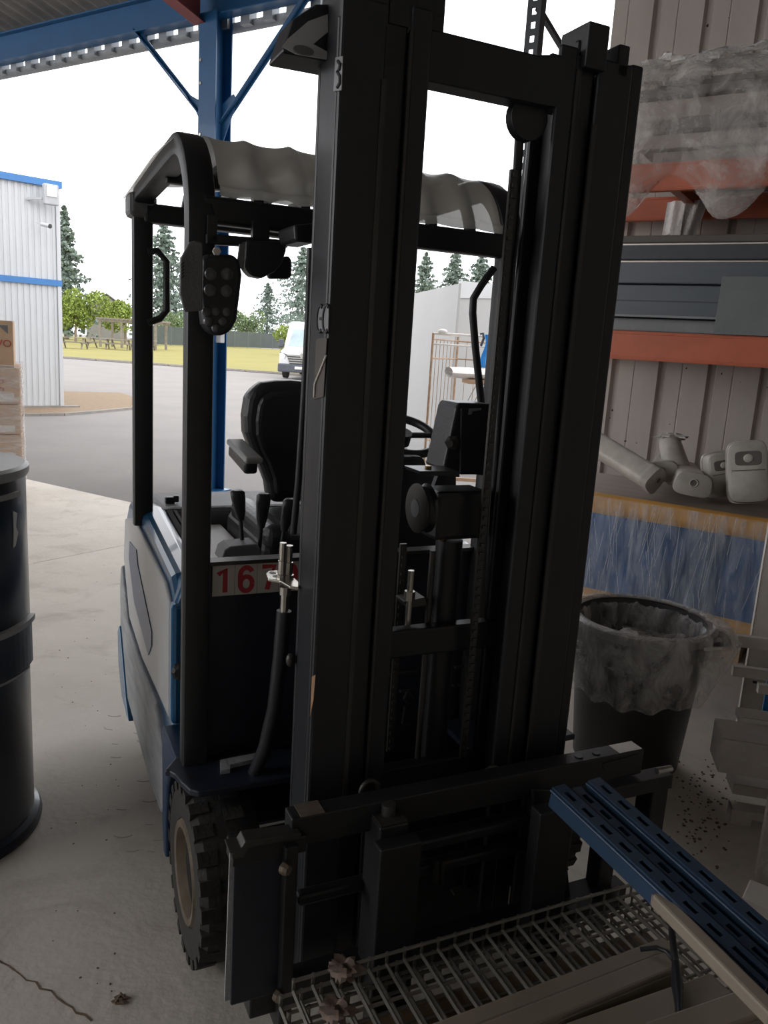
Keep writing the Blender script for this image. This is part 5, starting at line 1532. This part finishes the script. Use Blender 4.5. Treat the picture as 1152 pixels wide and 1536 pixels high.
# support leg
lgp = G(1110, 1237)
sl2 = thing('steel_trestle', 'short grey steel trestle under the piled channels', 'trestle', (lgp.x, lgp.y, 0), R(-12), None)
zt2 = PW(1102, 1182, 2.66).z - .045
MB().box(-.035, .035, -.002, .002, 0, zt2).box(-.035, -.031, 0, .06, 0, zt2).box(.031, .035, 0, .06, 0, zt2).build('leg_channel', 'galv', sl2)
MB().box(-.035, .55, .0, .06, zt2 - .03, zt2).build('leg_rail', 'galv', sl2)
MB().box(.45, .52, -.002, .06, 0, zt2 - .03).build('leg_channel', 'galv', sl2)
pn = G(1128, 1385)
pnl = thing('film_wrapped_panel', 'beige panel in clear film leaning at the right edge', 'panel', (pn.x, pn.y, 0), R(-18))
ph = DY(1133, 1190, pn.y + .03).z
MB().box(0, .5, 0, .025, 0, ph).build('panel_board', 'beige', pnl, bevel=.002)
MB().grid(lambda a, b: Vector((-.012 + .5 * a, -.01 + .006 * fnz((a * 9, b * 9, 1)), ph * b + .004)), 20, 20).build('film_wrap', 'film', pnl, smooth=60)
MB().box(-.012, .0, -.006, .03, 0, ph).build('edge_strip', 'board_mid', pnl)
pc_ = DY(1125, 1318, 2.02)
blk = thing('grey_block', 'small pale grey block on the lower right', 'block', (pc_.x, pc_.y, 0), R(-35))
MB().box(0, .22, -.10, .0, 0, pc_.z).build('block_body', 'galv', blk, bevel=.004)

# ================================================================== LOAD ON THE FORKS
# stack of welded wire trays lying across the forks
TZ = .205
def wire_tray(u0, u1, v0, v1, z, label, seed):
    rnd = random.Random(seed)
    t = thing('wire_mesh_tray', label, 'wire tray', fworld(u0, v1, z), FROT, 'wire mesh trays on the forks')
    ln, wd_ = u1 - u0, v1 - v0
    lo = MB().cyl((0, 0, 0), (ln, 0, 0), .0042, 6).mesh('long_wire', 'wire')
    nl, nc = 5, 23
    for i in range(nl):
        inst('long_wire', lo, t, (0, -wd_ * i / (nl - 1), .0))
    cw = MB().tube([(0, 0, .03), (0, 0, .0), (0, -wd_, .0), (0, -wd_, .03)], .0042, 6).mesh('cross_wire', 'wire')
    for i in range(nc):
        inst('cross_wire', cw, t, (ln * i / (nc - 1), 0, .005))
    for yy in (0, -wd_):
        for zz in (.03,):
            inst('long_wire', lo, t, (0, yy, zz))
    return t
wire_tray(.10, 1.08, -.80, -.455, TZ, 'bottom wire mesh tray resting on the forks', 1)
wire_tray(.085, 1.06, -.79, -.445, TZ + .035, 'middle wire mesh tray nested in the stack', 2)
wire_tray(.11, 1.045, -.80, -.45, TZ + .07, 'top wire mesh tray of the stack on the forks', 3)
wire_tray(.45, 1.15, -1.10, -.82, TZ + .0, 'shorter wire mesh tray nearest the camera under the beige beams', 4)
# bearers between forks and trays
for i, (v, lab_) in enumerate(((-.52, 'timber batten under the back edge of the wire trays'), (-.95, 'timber batten under the front of the wire trays'))):
    bt_ = thing('timber_batten', lab_, 'batten', fworld(.18, v, .118), FROT)
    MB().box(0, .85, -.035, .035, .0, .078).build('batten_block', 'wood', bt_, bevel=.004)
    MB().box(-.012, .0, -.03, .03, .008, .07).build('end_paint', 'old_wood', bt_)
# rags on the trays
for i, (x, y, lab_) in enumerate(((517, 1446, 'crumpled brown rag on the back left corner of the wire trays'), (505, 1508, 'flat brown rag at the left front of the wire trays'))):
    c_ = G(x, y, TZ + .145)
    rg = crumple((0, 0, 0), .030, .022, .020, .9, 2.2, 18, 12).build('brown_rag', 'rag', smooth=40)
    rg.location = c_ - Vector((0, 0, .01))
    tag(rg, lab_, 'rag')
# beige beams: two across, others at the near right
def beige(a, b, wdt, hgt_, label):
    a, b = Vector(a), Vector(b)
    d = (b - a)
    t = thing('beige_beam', label, 'beam', a, 0, 'beige shelf beams on the load')
    MB().bar((0, 0, 0), d, wdt, hgt_).build('beam_tube', 'beige', t, bevel=.005)
    dn = d.normalized()
    MB().bar(-dn * .002, Vector((0, 0, 0)), wdt * .86, hgt_ * .82).build('beam_end', 'board_mid', t)
    sd = dn.cross(Vector(UP)).normalized()
    MB().bar(sd * (-wdt * .5 - .001) + Vector((0, 0, hgt_ * .18)), d + sd * (-wdt * .5 - .001) + Vector((0, 0, hgt_ * .18)), .003, hgt_ * .22).build('beam_step', 'beige', t)
    return t
bz = TZ + .155
beige(G(1003, 1428, bz), G(560, 1600, bz), .038, .05, 'beige beam lying furthest back on the wire trays')
beige(G(1012, 1452, bz + .01), G(600, 1620, bz + .01), .045, .055, 'beige beam in front of the furthest back one, under the black tie')
beige(G(1080, 1490, bz + .005), G(860, 1570, bz + .005), .06, .05, 'lower beige beam at the bottom edge in front of the tie')
beige(G(1140, 1512, bz + .03), G(980, 1570, bz + .03), .06, .05, 'short beige beam at the bottom right corner')
# blue slotted uprights: from the carriage towards the lower right
UZ2 = .612
def slot_upright(a, b, wdt, label, hgt_=.05, raised=True):
    a, b = Vector(a), Vector(b)
    d = (b - a)
    ln = d.length
    rz = math.atan2(d.y, d.x)
    t = thing('slotted_upright', label, 'rack upright', a, 0, 'blue slotted uprights on the carriage')
    t.rotation_euler = (0, -math.asin(d.z / ln), rz)
    w2 = wdt / 2
    sw_, pitch, sl_ = .012, .055, .030
    MB().box(0, ln, -w2, -sw_ / 2, -.003, 0).box(0, ln, sw_ / 2, w2, -.003, 0).build('slotted_face', 'upright_blue', t)
    br_ = MB().box(0, pitch - sl_, -sw_ / 2, sw_ / 2, -.003, 0).mesh('slot_bridge', 'upright_blue')
    for i in range(int(ln / pitch)):
        inst('slot_bridge', br_, t, (i * pitch, 0, 0))
    MB().box(0, ln, -w2, -w2 + .003, -hgt_, -.003).build('side_flange', 'upright_blue', t)
    MB().box(0, ln, w2 - .003, w2, -hgt_, -.003).build('side_flange', 'upright_blue', t)
    for s_ in (-1, 1):
        MB().cyl((0, s_ * (w2 + .002), -.008), (ln, s_ * (w2 + .002), -.008), .004, 8).build('rolled_edge', 'upright_blue', t, smooth=60)
    MB().box(0, ln, -w2 + .003, w2 - .003, -hgt_, -hgt_ + .003).build('slot_shade_web', 'upright_shade', t)  # near-black colour stands in for the shade seen through the slots
    return t
def upz(x, y, z): return G(x, y, z)
A0, A1 = G(838, 1178, UZ2 + .052), G(1160, 1475, UZ2 - .02)
C0 = G(891, 1168, UZ2 + .052)
C1 = A1 + (C0 - A0)
mdir = lambda t: (A0.lerp(C0, t), A1.lerp(C1, t))
slot_upright(A0, A1, .036, 'leftmost blue slotted upright lying over the carriage end')
p_, q_ = mdir(.5)
slot_upright(p_ - Vector((0, 0, .014)), q_ - Vector((0, 0, .014)), .026, 'sunken middle blue slotted upright between the other two', .038)
slot_upright(C0, C1, .036, 'rightmost blue slotted upright nearest the waste bin')
# beige angle along the uprights, held by a black tie
g0, g1 = G(986, 1348, .60), G(1165, 1530, .60)
beige(g0, g1, .030, .028, 'narrow beige angle lying along the blue uprights')
t0 = [G(1006, 1368, .585), G(1008, 1400, .47), G(1013, 1440, .42), G(1016, 1478, .405), G(1018, 1510, .40), G(1019, 1550, .40)]
tie = MB().tube(t0, [.006, .007, .007, .012, .007, .007], 8).build('black_tie', 'plastic_black', smooth=60)
tag(tie, 'black strap tied around the beige beams', 'strap')
tl_ = MB().tube([G(960, 1424, .40), G(985, 1421, .41), G(1000, 1427, .41), G(1010, 1440, .41)], .005, 8).build('black_tie', 'plastic_black', smooth=60)
tag(tl_, 'loose end of black strap curling left over the beige beam', 'strap')

# ================================================================== LITTER
rl_ = random.Random(3)
for i, (x, y, lab_) in enumerate(((182, 1498, 'dry leaf on the concrete at the lower left'), (178, 1504, 'curled dry leaf beside the other at the lower left'))):
    o = crumple((0, 0, 0), .016, .010, .006, .9, 2.0, 10, 6).build('dry_leaf', 'debris')
    o.location = G(x, y) + Vector((0, 0, .005))
    tag(o, lab_, 'leaf')
cb = MB()
for i in range(170):
    x, y = rl_.gauss(1052, 26), rl_.gauss(1215, 45)
    if i < 40:
        x, y = rl_.uniform(75, 180), rl_.uniform(830, 1500)
    c = G(x, y)
    s_ = rl_.uniform(.0015, .006) if i >= 40 else rl_.uniform(.001, .003)
    cb.obox(c + Vector((0, 0, s_ * .3)), s_ * 2, s_ * 1.4, s_ * .7, Matrix.Rotation(rl_.uniform(0, 3), 3, 'Z'))
tag(cb.build('floor_litter', 'debris'), 'brown crumbs of dirt scattered over the floor', 'litter', kind='stuff')
